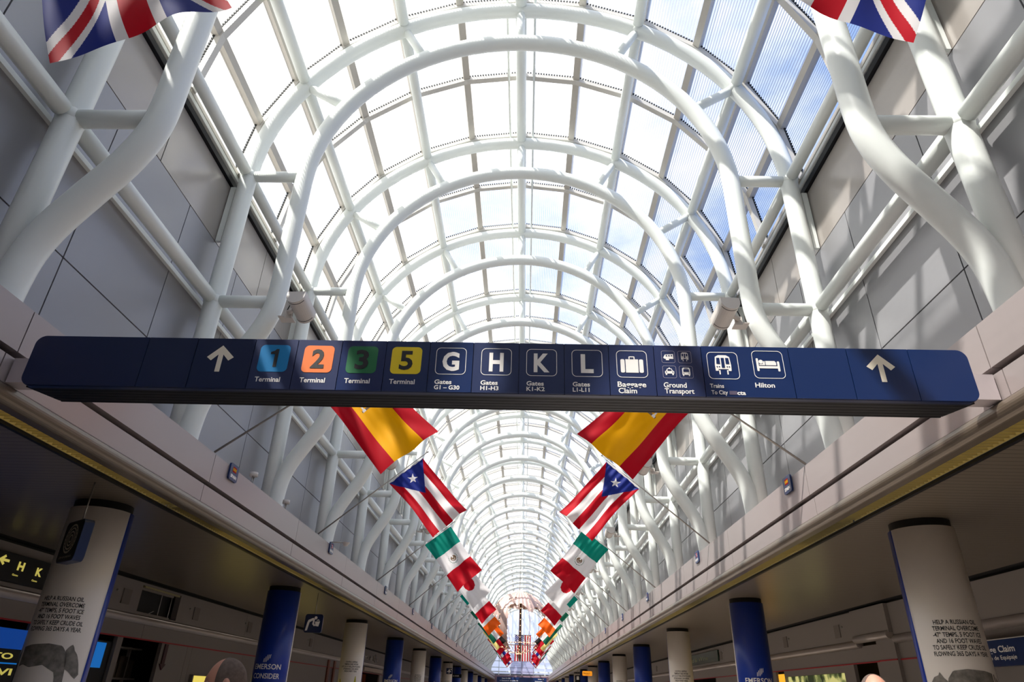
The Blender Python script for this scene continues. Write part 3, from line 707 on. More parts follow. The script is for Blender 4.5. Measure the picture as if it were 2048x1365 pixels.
NAMES = ['UNITED KINGDOM', 'SPAIN', 'PUERTO RICO', 'MEXICO', 'JAPAN', 'ITALY', 'IRELAND', 'INDIA', 'GERMANY', 'CANADA']
for s, side in ((-1, 'left'), (1, 'right')):
    for i, (nm, Y, C, fc, nu, nv, lb) in enumerate(FL_):
        C = dict(C)
        if s > 0 and i == 0: C = dict(HL=(-.570, .842), HT=(-.418, .932), FL=(-.421, .561), FT=(-.268, .648))
        if s > 0 and i == 3: C = dict(HL=(-.563, .802), HT=(-.411, .919), FL=(-.350, .545), FT=(-.206, .668))
        f = thing('flag', (s*.55, Y, C['FL'][1]), lb+', on the %s' % side, 'flag', 'hanging national flags')
        b = MB(); flag_mesh(b, C['HL'], C['HT'], C['FL'], C['FT'], Y, s, fc, nu, nv, i, (.35, .55)[i] if i < 2 else .85); b.build('cloth', CL, f)
        # white heading tape and clips
        HL, HT = C['HL'], C['HT']; dx, dz = HT[0]-HL[0], HT[1]-HL[1]; L = math.hypot(dx, dz); nx, nz = -dz/L*.006, dx/L*.006
        if HT[1]+nz < HT[1]: nx, nz = -nx, -nz
        b = MB().prism([HL, HT, (HT[0]+nx, HT[1]+nz), (HL[0]+nx, HL[1]+nz)], lambda a_, c_, d: (-s*a_, d, c_), Y-.001, Y+.001); b.build('heading', CM['white'], f)
        # pole
        d_ = Vector((dx, 0, dz)).normalized(); off = Vector((nx*2.0, 0, nz*2.0)); p1 = Vector((HT[0], Y+.004, HT[1]))+off+d_*.035
        t = (-.8295-p1.x)/(-d_.x); p0 = p1-d_*t
        if p0.z < .5866 or i: p0 = Vector((-.832, Y+.004, .5855+.003)); 
        mir = lambda q: (-s*q[0], q[1], q[2])
        pl = thing('flag_pole', mir(p0), 'thin pole on the %s ledge, %s one from the viewer, carrying a flag' % (side, ORD[i]), 'flag pole', 'flag poles leaning in from the ledges')
        MB().tube([mir(p0), mir(p1)], [.0034, .0022], 8).build('shaft', STEEL, pl); MB().sphere(mir(p1), .0045, 8, 6).build('finial', STEEL, pl)
        if i < 10:
            yb = (.55, 1.925, 3.075, 4.43, 5.62, 6.85, 8.2, 9.5, 10.85, 12.2)[i]; root = thing('name_plate', (s*.829, yb, .545), 'navy plate with a small flag and lettering for the '+lb.split(',')[0]+' '+side, 'sign', 'navy country plates on the ledges')
            root['label'] = 'navy country plate on the %s ledge, %s' % (side, ('in front of the blue sign', 'nearest visible, reading SPAIN')[i] if i < 2 else '%s one from the viewer' % ORD[i])
            fx = lambda a_, c_: (s*.8235, yb-s*a_, c_)
            b = MB().prism(rrect(-.030, .030, .545, .594, .007), lambda a_, c_, d: (s*d, yb-s*a_, c_), .824, .8295); b.build('plate', NAVY, root)
            b = MB(); nu2, nv2 = 24, 16
            for p_ in range(nu2):
                for q_ in range(nv2):
                    u0, u1 = p_/nu2, (p_+1)/nu2; v0, v1 = q_/nv2, (q_+1)/nv2
                    n0 = len(b.v); b.v += [fx(-.013+.026*u0, .586-.016*v0), fx(-.013+.026*u1, .586-.016*v0), fx(-.013+.026*u1, .586-.016*v1), fx(-.013+.026*u0, .586-.016*v1)]
                    b.face((n0, n0+1, n0+2, n0+3), CN.index(fc((u0+u1)/2, (v0+v1)/2)))
            b.build('small_flag', CL, root)
            b = MB(); put_text(b, NAMES[i], fx, 0, .553, .009, min(.050, .0085*len(NAMES[i])), 'c', 0, .04); b.build('lettering', SIGNW, root)

# ------------------------------------------------------------------ loudspeakers on the inner ribs
def speaker(s, y, label):
    root = thing('loudspeaker', (s*.72, y-.02, 1.06), label, 'loudspeaker', 'loudspeakers bracketed to the inner ribs')
    M3 = Matrix.Rotation(math.radians(s*4), 3, 'Z') @ Matrix.Rotation(math.radians(-10), 3, 'X')
    c = Vector((s*.678, y-.062, 1.082))
    prof = [(-.030, .022), (.030, .022)]+[(.030*cos(-pi*i/14), .006-.030*sin(pi*i/14)) for i in range(15)]
    def fn(a_, c_, d): return tuple(c + M3 @ Vector((a_, d, c_)))
    b = MB().prism(prof, fn, -.052, .052, 0, sm_side=False); b.build('case', SPKM, root)
    b = MB()
    for d in (-.042, .042): b.prism([(a_*1.01, c_*1.01-.0002) for a_, c_ in prof[4:15]]+[(a_*.99, c_*.99) for a_, c_ in prof[4:15]][::-1], fn, d-.001, d+.001)
    b.build('seam', BLKM, root)
    b = MB().box(s*.7605, s*.715, y-.030, y+.012, 1.067, 1.070).box(s*.735, s*.712, y-.04, y-.034, 1.055, 1.085); b.build('bracket', SPKM, root)
    MB().tube([(s*.724, y-.045, 1.072), (s*.702, y-.050, 1.082)], .008, 10).build('pivot', SPKM, root)
    MB().tube(smooth([(s*.745, y-.01, 1.072), (s*.735, y-.02, 1.105), (s*.715, y-.035, 1.125), (s*.700, y-.05, 1.112)], 5), .0018, 6).build('cable', BLKM, root)
for s, side in ((-1, 'left'), (1, 'right')):
    for n, k in enumerate((4, 6, 8, 10, 12, 14)):
        speaker(s, FR[k], 'beige loudspeaker on the %s inner rib, %s' % (side, 'just above the blue sign' if n == 0 else '%s one along the hall' % ORD[n]))
# lamps standing on the ledge
for s, x, y, z, lb in ((-1, -.872, 2.18, .648, 'left ledge, nearer of two'), (-1, -.872, 2.53, .645, 'left ledge, further of two')):
    r = thing('ledge_lamp', (x, y, .585), 'small beige round-headed lamp standing on the '+lb, 'lamp', 'small lamps on the left ledge')
    b = MB().tube([(x, y-.006, .5855), (x, y-.006, z-.012)], .002, 6).tube([(x, y+.006, .5855), (x, y+.006, z-.012)], .002, 6); b.build('stand', STEEL, r)
    MB().tube([(x, y, z-.014), (x, y, z)], .0135, 16).build('head', SPKM, r)
for s, x, y, z, lb in ((-1, -.79, 3.18, .617, 'left ledge beside the star flag'), (-1, -.79, 15.2, .62, 'left ledge far along')):
    r = thing('arm_lamp', (x, y, .585), 'lamp on a horizontal arm reaching out over the '+lb, 'lamp')
    MB().tube([(-.86, y, .5855), (-.86, y, z), (x, y, z)], .0032, 8).build('arm', STEEL, r)
    MB().tube([(x, y, z-.016), (x, y, z-.004), (x, y, z+.0)], [.008, .016, .019], 14).build('shade', SPKM, r)

# ------------------------------------------------------------------ globe sculpture and the large flag behind it
G = Vector((-.025, 11.0, 1.0)); GR = .437
gl_ = thing('globe_sculpture', (G.x, G.y, G.z-GR), 'pinkish copper open globe with cut-out continents, hanging between the flag rows', 'sculpture')
COPPER = mat('copper_sheet', (.62, .44, .39), .38, .35, noise=(1.2, .12))
EDGE = [(-180, 34), (-130, 34), (-95, 14), (-75, -4), (-60, -2), (-46, 6), (-38, 16), (-26, 27), (-10, 31), (4, 31), (14, 27), (22, 14), (27, 12), (33, 24), (44, 26), (54, 14), (66, 2), (80, -6), (95, 6), (130, 30), (180, 34)]
def land(lat, lon):
    """lat, lon in degrees, lon 0 faces the viewer"""
    for (a0, l0), (a1, l1) in zip(EDGE[:-1], EDGE[1:]):
        if a0 <= lon <= a1: lim = l0+(l1-l0)*(lon-a0)/(a1-a0)
    lim += 1.6*sin(math.radians(lon*19))+1.2*sin(math.radians(lon*31))
    if lat > lim: return not ((abs(lat-50-.2*lon) < 1.6 and (-30 < lon < -22 or -14 < lon < -8)) or (abs(lat-24-.3*lon) < 2 and -58 < lon < -50))
    if -60 < lon < -14 and -62 < lat < 22: return abs(lon+38+.16*lat*(-.6)) < 4+11*cos(math.radians((lat+6)*1.35))
    if -12 < lon < -2 and 20 < lat < 26: return True
    return False
b = MB(); NL, NM = 180, 90; idx = {}
def gv(i, j):
    k = (i % NL, j)
    if k not in idx:
        lon = math.radians(360*i/NL-180); lat = math.radians(90-180*j/NM); idx[k] = len(b.v)
        rr = GR*(1+.008*sin(i*1.3)*(1 if 9 < j < 81 else 0)); b.v.append((G.x+rr*cos(lat)*sin(lon), G.y-rr*cos(lat)*cos(lon), G.z+rr*sin(lat)))
    return idx[k]
for i in range(NL):
    for j in range(NM):
        if land(90-180*(j+.5)/NM, 360*(i+.5)/NL-180): b.face((gv(i, j), gv(i, j+1), gv(i+1, j+1), gv(i+1, j)), 0, False)
o = b.build('continents', COPPER, gl_); md = o.modifiers.new('thickness', 'SOLIDIFY'); md.thickness = .03
for k in range(8):
    a = pi*k/8; MB().tube([(G.x+GR*cos(t)*sin(a), G.y-GR*cos(t)*cos(a), G.z+GR*sin(t)) for t in [2*pi*i/60 for i in range(60)]], .0022, 6, closed=True).build('meridian', COPPER, gl_)
MB().tube([(G.x+.30*sin(t), G.y-.30*cos(t), G.z-.30) for t in [2*pi*i/40 for i in range(40)]], .006, 8, closed=True).build('lower_ring', COPPER, gl_)
MB().tube([(G.x+.02, G.y, G.z+GR), (G.x+.02, G.y, G.z-GR-.05), (G.x+.02, G.y, G.z-GR-.11)], [.014, .022, .003], 10).build('spindle', mat('brown_spindle', (.22, .13, .09), .5, .3), gl_)
MB().tube([(G.x, G.y, G.z+GR-.01), (0, G.y, 2.634)], .0035, 6).build('hanger_cable', STEEL, gl_)
b = MB(); rnd = random.Random(8)
for k in range(8):
    a = pi*k/8+.05
    for i in range(34):
        t = 2*pi*i/34; b.sphere((G.x+GR*1.01*cos(t)*sin(a), G.y-GR*1.01*cos(t)*cos(a), G.z+GR*1.01*sin(t)), .0042, 5, 3)
for i in range(46): t = 2*pi*i/46; b.sphere((G.x+.305*sin(t), G.y-.305*cos(t), G.z-.30), .006, 5, 3)
b.build('light_string', mat('warm_bulbs', (1, .7, .4), .5, emit=(1, .55, .25), estr=5), gl_)['kind'] = 'stuff'
UY = FR[0]+BAY*18.5
us = thing('large_flag', (.03, UY, .56), 'large striped flag with stars hung vertically beyond the copper globe', 'flag')
def f_us(u, v):
    if u < .54 and v < .40:
        gx, gy = (u/.54)*9, (v/.40)*11; i_, j_ = int(gx), int(gy)
        return 'white' if (i_+j_) % 2 == 0 and math.hypot(gx-i_-.5, gy-j_-.5) < .42 else 'blue'
    return 'red' if int(u*13) % 2 == 0 else 'white'
b = MB(); nu, nv = 13*9, 150; x0, x1, z1, z0 = -.115, .178, .995, .560
for i in range(nu+1):
    for j in range(nv+1): u, v = i/nu, j/nv; b.v.append((x0+(x1-x0)*u, UY+.008*sin(12*u+2*v)*v, z1+(z0-z1)*v))
for i in range(nu):
    for j in range(nv): p = i*(nv+1)+j; b.face((p, p+1, p+nv+2, p+nv+1), CN.index(f_us((i+.5)/nu, (j+.5)/nv)), True)
b.build('cloth', CL, us); MB().tube([(x0-.01, UY, z1+.004), (x1+.01, UY, z1+.004)], .004, 8).build('top_bar', STEEL, us)
b = MB()
for x in (x0, x1): b.tube([(x, UY, z1+.005), (0, UY, 2.634)], .0012, 5)
b.build('hanging_wire', STEEL, us)
# far overhead sign
fs = thing('overhead_sign', (0, 22.4, .36), 'small far navy overhead sign with white arrows at the end of the hall', 'sign')
MB().box(-.75, .75, 22.4, 22.5, .36, .50).build('face', NAVY, fs)
b = MB(); fn = lambda a_, c_: (a_, 22.398, c_)
put_text(b, 'Gates G1-G30', fn, -.60, .45, .026, .26, 'l'); b.build('lettering', SIGNW, fs); b = MB(); put_text(b, '\u2190 Concourse G  Gates H1-K20', fn, -.66, .39, .026, .55, 'l')
b.build('lettering', SIGNW, fs); b = MB(); put_text(b, 'Gates L1', fn, .66, .45, .022, .17, 'r'); b.build('lettering', SIGNW, fs); b = MB(); put_text(b, 'Concourse L', fn, .66, .39, .022, .26, 'r'); b.build('lettering', SIGNW, fs)

# ------------------------------------------------------------------ signs hanging in the side concourses
def hang_sign(name, x, y, z0, z1, w, depth, rz, rod_z, label, face_mat, body_mat, r=.012, group=None):
    root = thing(name, (x, y, z0), label, 'sign', group); R = Matrix.Rotation(rz, 3, 'Z'); P0 = Vector((x, y, 0))
    def fn(a_, c_, d): return tuple(P0 + R @ Vector((a_, d, 0)) + Vector((0, 0, c_)))
    MB().prism(rrect(-w/2, w/2, z0, z1, r), fn, 0, depth).build('case', body_mat, root)
    b = MB().flat(rrect(-w/2+.002, w/2-.002, z0+.002, z1-.002, r*.9), lambda a_, c_: fn(a_, c_, -.0006)); b.build('face', face_mat, root)
    MB().tube([fn(0, z1, depth/2), fn(0, rod_z, depth/2)], .0018, 6).build('rod', STEEL, root)
    return root, (lambda a_, c_: fn(a_, c_, -.0012))
r, fn = hang_sign('seal_sign', -1.016, 1.5775, .247, .342, .104, .022, math.radians(-38), .4385, 'black hanging box sign with a round seal, before the nearest left column', BLKM, NAVY)
b = MB()
for q in (.034, .026, .018, .010): ring(b, circ(0, .300, q, 28), circ(0, .300, q-.0035, 28), fn)
for i in range(20): a = 2*pi*i/20; b.flat(circ(.030*cos(a), .300+.030*sin(a), .0022, 6), fn)
b.build('seal', mat('seal_cream', (.5, .46, .38), .5), r); b = MB(); put_text(b, 'CITY OF CHICAGO', fn, 0, .256, .004, .07, 'c'); b.build('lettering', MATS['seal_cream'], r)
r, fn = hang_sign('drinking_fountain_sign', -1.003, 3.577, .2515, .338, .090, .012, 0, .4385, 'navy hanging sign showing a person bending to a drinking fountain', NAVY2, NAVY2)
b = MB(); X0, Z0 = -.045, .2515
def pp(a_, c_): return (X0+.09*a_, Z0+.0865*c_)
b.flat([pp(*q) for q in circ(.60, .80, .085, 16)], fn)
b.flat([pp(*q) for q in ((.08, .10), (.20, .12), (.28, .56), (.46, .66), (.44, .45), (.56, .34), (.62, .40), (.54, .50), (.56, .72), (.46, .80), (.20, .68), (.15, .55))], fn)
b.flat([pp(*q) for q in ((.58, .60), (.86, .62), (.80, .34), (.62, .36))], fn); b.flat([pp(*q) for q in ((.66, .66), (.74, .72), (.82, .68), (.80, .64), (.74, .68), (.68, .64))], fn); b.build('pictogram', SIGNW, r)
r, fn = hang_sign('aircraft_sign', -1.0, 10.45, .248, .325, .085, .012, 0, .4385, 'navy hanging sign with a white aircraft, far along on the left', NAVY2, NAVY2)
b = MB(); b.flat([(-.004, .312), (.004, .312), (.006, .295), (.030, .278), (.030, .272), (.006, .280), (.005, .264), (.014, .257), (0, .260), (-.014, .257), (-.005, .264), (-.006, .280), (-.030, .272), (-.030, .278), (-.006, .295)], fn)
b.flat(circ(.026, .306, .009, 12), fn); b.build('pictogram', SIGNW, r)
r, fn = hang_sign('shop_sign', -1.08, 12.1, .236, .292, .24, .02, 0, .4385, 'dark hanging sign with cream capitals, beyond the aircraft sign on the left', BLKM, BLKM)
b = MB(); put_text(b, 'SPA & HAIR', fn, 0, .255, .018, .16, 'c'); b.build('lettering', SIGNW, r)
r, fn = hang_sign('food_sign', 1.02, 11.2, .295, .362, .150, .016, 0, .4385, 'amber hanging shop sign with dark script, far along on the right', mat('amber', (.85, .30, .01), .5, emit=(1, .35, .02), estr=.5), mat('amber_case', (.5, .2, .01), .5), r=.014)
b = MB(); put_text(b, 'Reggio\u2019s', fn, -.01, .322, .018, .10, 'c', 0, .02, .25); b.build('lettering', INK, r); b = MB(); put_text(b, 'PIZZA', fn, 0, .305, .008, .05, 'c'); b.build('lettering', INK, r)
r, fn = hang_sign('restroom_sign', 1.0, 12.9, .235, .345, .095, .012, 0, .4385, 'black hanging sign with a cream square, behind the amber sign on the right', BLKM, BLKM)
b = MB(); b.flat(rrect(-.022, .022, .275, .33, .004), fn); b.build('pictogram', SIGNW, r)
# gate sign fixed along the left wall
def wall_fn(s, x): return lambda a_, c_: (s*x, a_, c_)
r = thing('gate_sign', (-1.70, 2.4, .308), 'black sign with yellow H and K and a left arrow, on the left wall', 'sign')
MB().prism(rrect(2.20, 2.64, .303, .392, .01), lambda a_, c_, d: (-d, a_, c_), 1.722, 1.749).build('case', BLACK, r)
YEL = mat('yellow_emissive', (.80, .70, .12), .5, emit=(.8, .68, .15), estr=.35)  # yellow lettering with weak emission of its own
b = MB(); fn = wall_fn(-1, 1.7205); put_text(b, 'H', fn, 2.40, .344, .026, .034, 'c', 0, .05); b.build('lettering', YEL, r); b = MB(); put_text(b, 'K', fn, 2.50, .340, .026, .034, 'c', 0, .05)
b.flat([(2.31+q[0]*.026, .364+q[1]*.022) for q in ((-1, 0), (0, .8), (.25, .5), (-.1, .2), (1, .2), (1, -.2), (-.1, -.2), (.25, -.5), (0, -.8))], fn)
b.build('lettering', YEL, r); b = MB(); put_text(b, 'Gates', fn, 2.385, .323, .006, .03, 'c'); put_text(b, 'Gates', fn, 2.49, .319, .006, .03, 'c'); b.build('lettering', YEL, r)
r = thing('baggage_sign', (1.70, 2.4, .142), 'navy sign reading Baggage Claim on the right, half hidden by the white column', 'sign')
MB().prism(rrect(2.10, 2.74, .135, .217, .006), lambda a_, c_, d: (d, a_, c_), 1.715, 1.745).build('case', NAVY, r)
b = MB(); fn = lambda a_, c_: (1.7135, -a_, c_); put_text(b, 'Baggage Claim', fn, -2.70, .178, .020, .22, 'l', 0, .02); b.build('lettering', SIGNW, r); b = MB(); put_text(b, 'Reclamo de Equipaje', fn, -2.70, .155, .013, .22, 'l', 0, .01); b.build('lettering', SIGNW, r)
b = MB().box(1.715, 1.745, 2.10, 2.74, .2175, .2205); b.build('top_rail', SPKM, r)
# illuminated blue shop front on the far left
r = thing('shop_front_sign', (-1.74, 2.4, -.02), 'bright blue panel above black boards with yellow capitals, low on the far left', 'sign')
MB().box(-1.765, -1.745, 1.9, 2.60, .100, .163).build('blue_panel', mat('blue_panel', (.0, .09, .42), .5, emit=(.0, .08, .5), estr=.25), r)
MB().box(-1.765, -1.745, 1.9, 2.60, .056, .099).box(-1.765, -1.745, 1.9, 2.60, -.02, .052).build('black_board', BLACK, r)
MB().box(-1.765, -1.743, 1.9, 2.61, .052, .056).build('blue_trim', mat('blue_trim', (.01, .2, .6), .4, emit=(0, .2, .7), estr=.4), r)
b = MB(); fn = wall_fn(-1, 1.7445); put_text(b, 'AUTO', fn, 2.55, .068, .018, .21, 'r', 0, .03); b.build('lettering', YEL, r); b = MB(); put_text(b, 'NAVI', fn, 2.57, .018, .020, .20, 'r', 0, .03); b.build('lettering', YEL, r)

# ------------------------------------------------------------------ details of the side walls
r = thing('service_window', (-1.75, 3.47, .296), 'dark square opening with thin rods high on the left wall', 'window')
b = MB().box(-1.754, -1.766, 3.277, 3.60, .398, .408).box(-1.754, -1.766, 3.277, 3.60, .2965, .303); b.build('frame', BULK, r)
b = MB()
for y in (3.485, 3.590): b.tube([(-1.757, y, .3035), (-1.757, y, .3975)], .0022, 6)
b.tube([(-1.757, 3.40, .303), (-1.757, 3.44, .318)], .002, 6); b.build('rod', SPKM, r)
MB().box(-1.80, -1.83, 3.275, 3.668, .29, .425).build('back_board', BLACK, r)
MB().box(-1.752, -1.765, 3.30, 3.66, .409, .4175).build('gold_edge', GOLD, r)
VENT = mat('vent_grille', (.20, .17, .15), .6)
def grille(s, y, lb):
    lb = 'small rectangular grille with a round knob on the %s bulkhead, %s' % ('left' if s < 0 else 'right', lb); root = thing('bulkhead_grille', (s*1.749, y, .32), lb, 'grille', 'bulkhead grilles')
    o = MB().box(s*1.7492, s*1.7455, y-.034, y+.034, .320, .383).build('grille_plate', VENT, root)
    k = MB().sphere((s*1.745, y-.088 if s < 0 else y-.07, .368), .0045, 8, 6).build('knob', STEEL, root)
grille(-1, 3.155, 'before the dark opening'); grille(-1, 3.88, 'past the dark opening'); grille(-1, 4.685, 'behind the first blue column'); grille(-1, 6.1, 'above the fountain sign'); grille(1, 3.91, 'nearest visible'); grille(1, 4.71, 'second visible'); grille(1, 6.3, 'behind the first blue column'); grille(1, 9.4, 'farthest visible')
# light box with arrow
r = thing('light_box', (-1.74, 4.3, -.06), 'yellow lit board with a black arrow behind the man on the left', 'sign')
MB().box(-1.762, -1.742, 4.0, 4.58, -.10, .057).build('frame', BULK, r); MB().box(-1.7415, -1.740, 4.01, 4.57, -.09, .052).build('lit_panel', mat('lit_yellow', (.8, .65, .1), .5, emit=(1, .80, .15), estr=.5), r)
MB().flat([(4.30, .042), (4.36, .018), (4.33, .018), (4.33, -.03), (4.27, -.03), (4.27, .018), (4.24, .018)], wall_fn(-1, 1.7395)).build('arrow', INK, r)
r = thing('light_box', (-1.74, 5.5, -.06), 'yellow lit board low on the left wall, past the first blue column', 'sign')
MB().box(-1.762, -1.742, 4.95, 6.2, -.10, .036).build('frame', BULK, r); MB().box(-1.7415, -1.740, 4.97, 6.18, -.09, .028).build('lit_panel', MATS['lit_yellow'], r)
# brown framed poster, canopy and shop lettering
r = thing('poster', (-1.755, 6.9, -.3), 'tall poster in a reddish brown frame on the left wall', 'poster')
MB().box(-1.78, -1.752, 6.77, 6.83, -.32, .25).box(-1.78, -1.752, 6.99, 7.045, -.32, .25).build('frame', mat('brown_wood', (.22, .06, .03), .5), r)
b = MB().box(-1.78, -1.765, 6.83, 6.99, -.32, .25); b.build('sheet', mat('poster_sheet', (.18, .13, .13), .5, noise=(.9, .6)), r)
r = thing('shop_lettering', (-1.75, 8.5, .31), 'raised metal script letters on the left bulkhead', 'sign')
b = MB(); V, Fs, W = text2d('Bath & Spa', .01); kx = .92/W
for d in (1.7405,):
    base = len(b.v)
    for a_, c_ in V: b.v.append((-d, 8.10+a_*kx, .325+c_*.075))
    for f in Fs: b.face([base+i for i in f])
b.build('letters', mat('letter_metal', (.55, .50, .44), .25, .8), r)
MB().box(-1.7495, -1.7415, 8.09, 9.03, .322, .3225).box(-1.7495, -1.7415, 8.2, 8.21, .31, .40).box(-1.7495, -1.7415, 8.85, 8.86, .31, .40).build('mount_rail', STEEL, r)
r = thing('shop_canopy', (-1.74, 8.6, .2), 'cream lit canopy over a warm shop entrance on the left', 'canopy')
MB().box(-1.749, -1.70, 8.10, 9.15, .202, .240).build('canopy_box', mat('canopy', (.60, .48, .38), .5), r)
MB().box(-1.93, -1.95, 8.12, 9.3, -.32, .19).build('interior_panel', mat('shop_wood', (.30, .07, .02), .4, noise=(.8, .5)), r)
MB().box(-1.90, -1.92, 8.5, 8.56, -.32, .18).box(-1.90, -1.92, 8.9, 8.96, -.32, .18).box(-1.90, -1.92, 8.5, 8.96, .15, .18).build('doorway_trim', mat('doorway', (.30, .24, .12), .5), r)
# left dark doorway with shelving
r = thing('shelving', (-2.0, 3.5, -.32), 'dim shelving with upright posts inside the dark doorway on the left', 'shelf')
b = MB()
for y in (3.30, 3.36, 3.43, 3.48, 3.62): b.box(-1.93, -1.915, y, y+.008, -.32, .165)
b.build('upright', BULK, r); b = MB()
for z in (-.25, -.12, .02, .155): b.box(-1.98, -1.91, 3.27, 3.72, z, z+.008)
b.build('shelf_board', BULK, r)
random.seed(3); b = MB()
for z in (-.242, -.112, .028):
    y = 3.28
    while y < 3.68: w_ = random.uniform(.012, .03); b.box(-1.97, -1.915-.02*random.random(), y, y+w_, z, z+random.uniform(.06, .11)); y += w_+.006
b.build('stored_goods', mat('goods', (.10, .07, .05), .7, noise=(4, .8)), r)['kind'] = 'stuff'
r = thing('red_arrow', (-1.755, 3.66, .07), 'dark red downward arrow beside the dark doorway on the left', 'sign')
MB().prism([(3.645, .185), (3.675, .185), (3.675, .095), (3.69, .095), (3.66, .068), (3.63, .095), (3.645, .095)], lambda a_, c_, d: (-d, a_, c_), 1.755, 1.7615).build('arrow_plate', mat('dark_red', (.06, .005, .008), .5), r)
r = thing('display_screen', (-1.80, 3.1, .0), 'blue glowing display screen beyond the nearest left column', 'screen')
MB().box(-1.80, -1.775, 3.035, 3.20, -.02, .165).build('screen_case', BLACK, r); MB().box(-1.7745, -1.773, 3.04, 3.15, .06, .158).build('screen', mat('screen_blue', (0, .15, .5), .4, emit=(0, .14, .5), estr=.5), r)
# right wall: window with a lit view, dark doorway, yellow panel
winn += 1
w = thing('window_%d' % winn, (1.765, 4.4, -.1), kind='structure')
MB().box(1.762, 1.778, 3.932, 3.950, -.1, .166).box(1.762, 1.778, 4.84, 4.858, -.1, .166).box(1.762, 1.778, 3.95, 4.84, .155, .166).build('window_frame', BULK, w)
def lit_scene():
    m = bpy.data.materials.new('lit_view'); m.use_nodes = True; t = m.node_tree; bs = t.nodes['Principled BSDF']; tcn = N(t, 'ShaderNodeTexCoord'); nn = N(t, 'ShaderNodeTexNoise'); nn.inputs['Scale'].default_value = 1.6; nn.inputs['Detail'].default_value = 8
    c = N(t, 'ShaderNodeValToRGB'); e = c.color_ramp.elements; e[0].position = .44; e[0].color = (.015, .022, .006, 1); e[1].position = .56; e[1].color = (.50, .46, .16, 1); m2 = e = c.color_ramp.elements.new(.5); m2.color = (.12, .14, .04, 1)
    t.links.new(tcn.outputs['Object'], nn.inputs[0]); t.links.new(nn.outputs['Fac'], c.inputs[0]); t.links.new(c.outputs[0], bs.inputs['Emission Color']); bs.inputs['Emission Strength'].default_value = .8; bs.inputs['Base Color'].default_value = (.02, .02, .02, 1)
    return m
MB().box(1.776, 1.779, 3.951, 4.839, -.1, .154).build('lit_pane', lit_scene(), w)
r = thing('yellow_panel', (1.77, 4.94, 0), 'narrow glowing yellow panel beside the lit window on the right', 'panel')
MB().box(1.766, 1.776, 4.88, 4.99, -.32, .173).build('glow', mat('yellow_glow', (.8, .4, .02), .5, emit=(1, .5, .03), estr=.6), r)
r = thing('shop_shelf', (1.8, 8.9, -.2), 'warm coloured shop display low on the right between columns', 'display')
MB().box(1.85, 1.88, 7.95, 9.3, .04, .19).build('back_panel', mat('display_back', (.25, .17, .08), .5, noise=(1, .5)), r)
b = MB()
for i in range(5): b.box(1.80, 1.83, 7.2+i*.25, 7.26+i*.25, .02, .10)
b.build('goods', mat('display_goods', (.6, .12, .02), .5), r)
r = thing('food_counter_sign', (1.74, 6.9, .27), 'dark green glass panel with pale script over a counter on the right', 'sign')
MB().box(1.735, 1.7455, 6.35, 7.9, .31, .40).build('glass_panel', mat('green_glass', (.03, .06, .04), .2), r)
b = MB(); fn = lambda a_, c_: (1.7345, -a_, c_); put_text(b, 'Food & Wine', fn, -7.6, .335, .035, .9, 'l', 0, .0, .2); b.build('lettering', mat('pale_green', (.35, .36, .22), .5), r)

# ------------------------------------------------------------------ people
SKIN = mat('skin', (.56, .27, .19), .5, noise=(3, .08)); HAIR = mat('cropped_hair', (.125, .088, .072), .85, noise=(60, .5)); SHIRT = mat('dark_shirt', (.03, .035, .05), .8); TROU = mat('trousers', (.05, .045, .04), .8); SHOE = mat('shoe', (.015, .012, .01), .5)
def head_pt(u, v):
    """u: azimuth (0 = face, in degrees), v: elevation; metres around the head centre, face towards -Y"""
    a, e = math.radians(u), math.radians(v)
    x, y, z = sin(a)*cos(e), -cos(a)*cos(e), sin(e)
    X = x*.077*(1-.10*max(0, -z)); Y_ = y*.098; Z = z*.118
    if z < 0: Y_ *= 1-.12*(-z); X *= 1-.28*(-z)**1.5
    if y > 0: Z *= 1.0; Y_ *= 1.04
    def bump(u0, v0, su, sv): du = (u-u0+180) % 360-180; return math.exp(-(du/su)**2-((v-v0)/sv)**2)
    n = .020*bump(0, -14, 8, 13)+.010*bump(0, -4, 7, 12)+.006*bump(0, 14, 30, 7)+.007*bump(0, -33, 13, 5)+.009*bump(0, -58, 20, 12)
    n -= .009*(bump(24, 3, 11, 7)+bump(-24, 3, 11, 7)); n += .004*(bump(30, -14, 14, 10)+bump(-30, -14, 14, 10)); n -= .004*bump(0, -40, 14, 4)
    k = n; return Vector((X+x*k, Y_+y*k, Z+z*k))
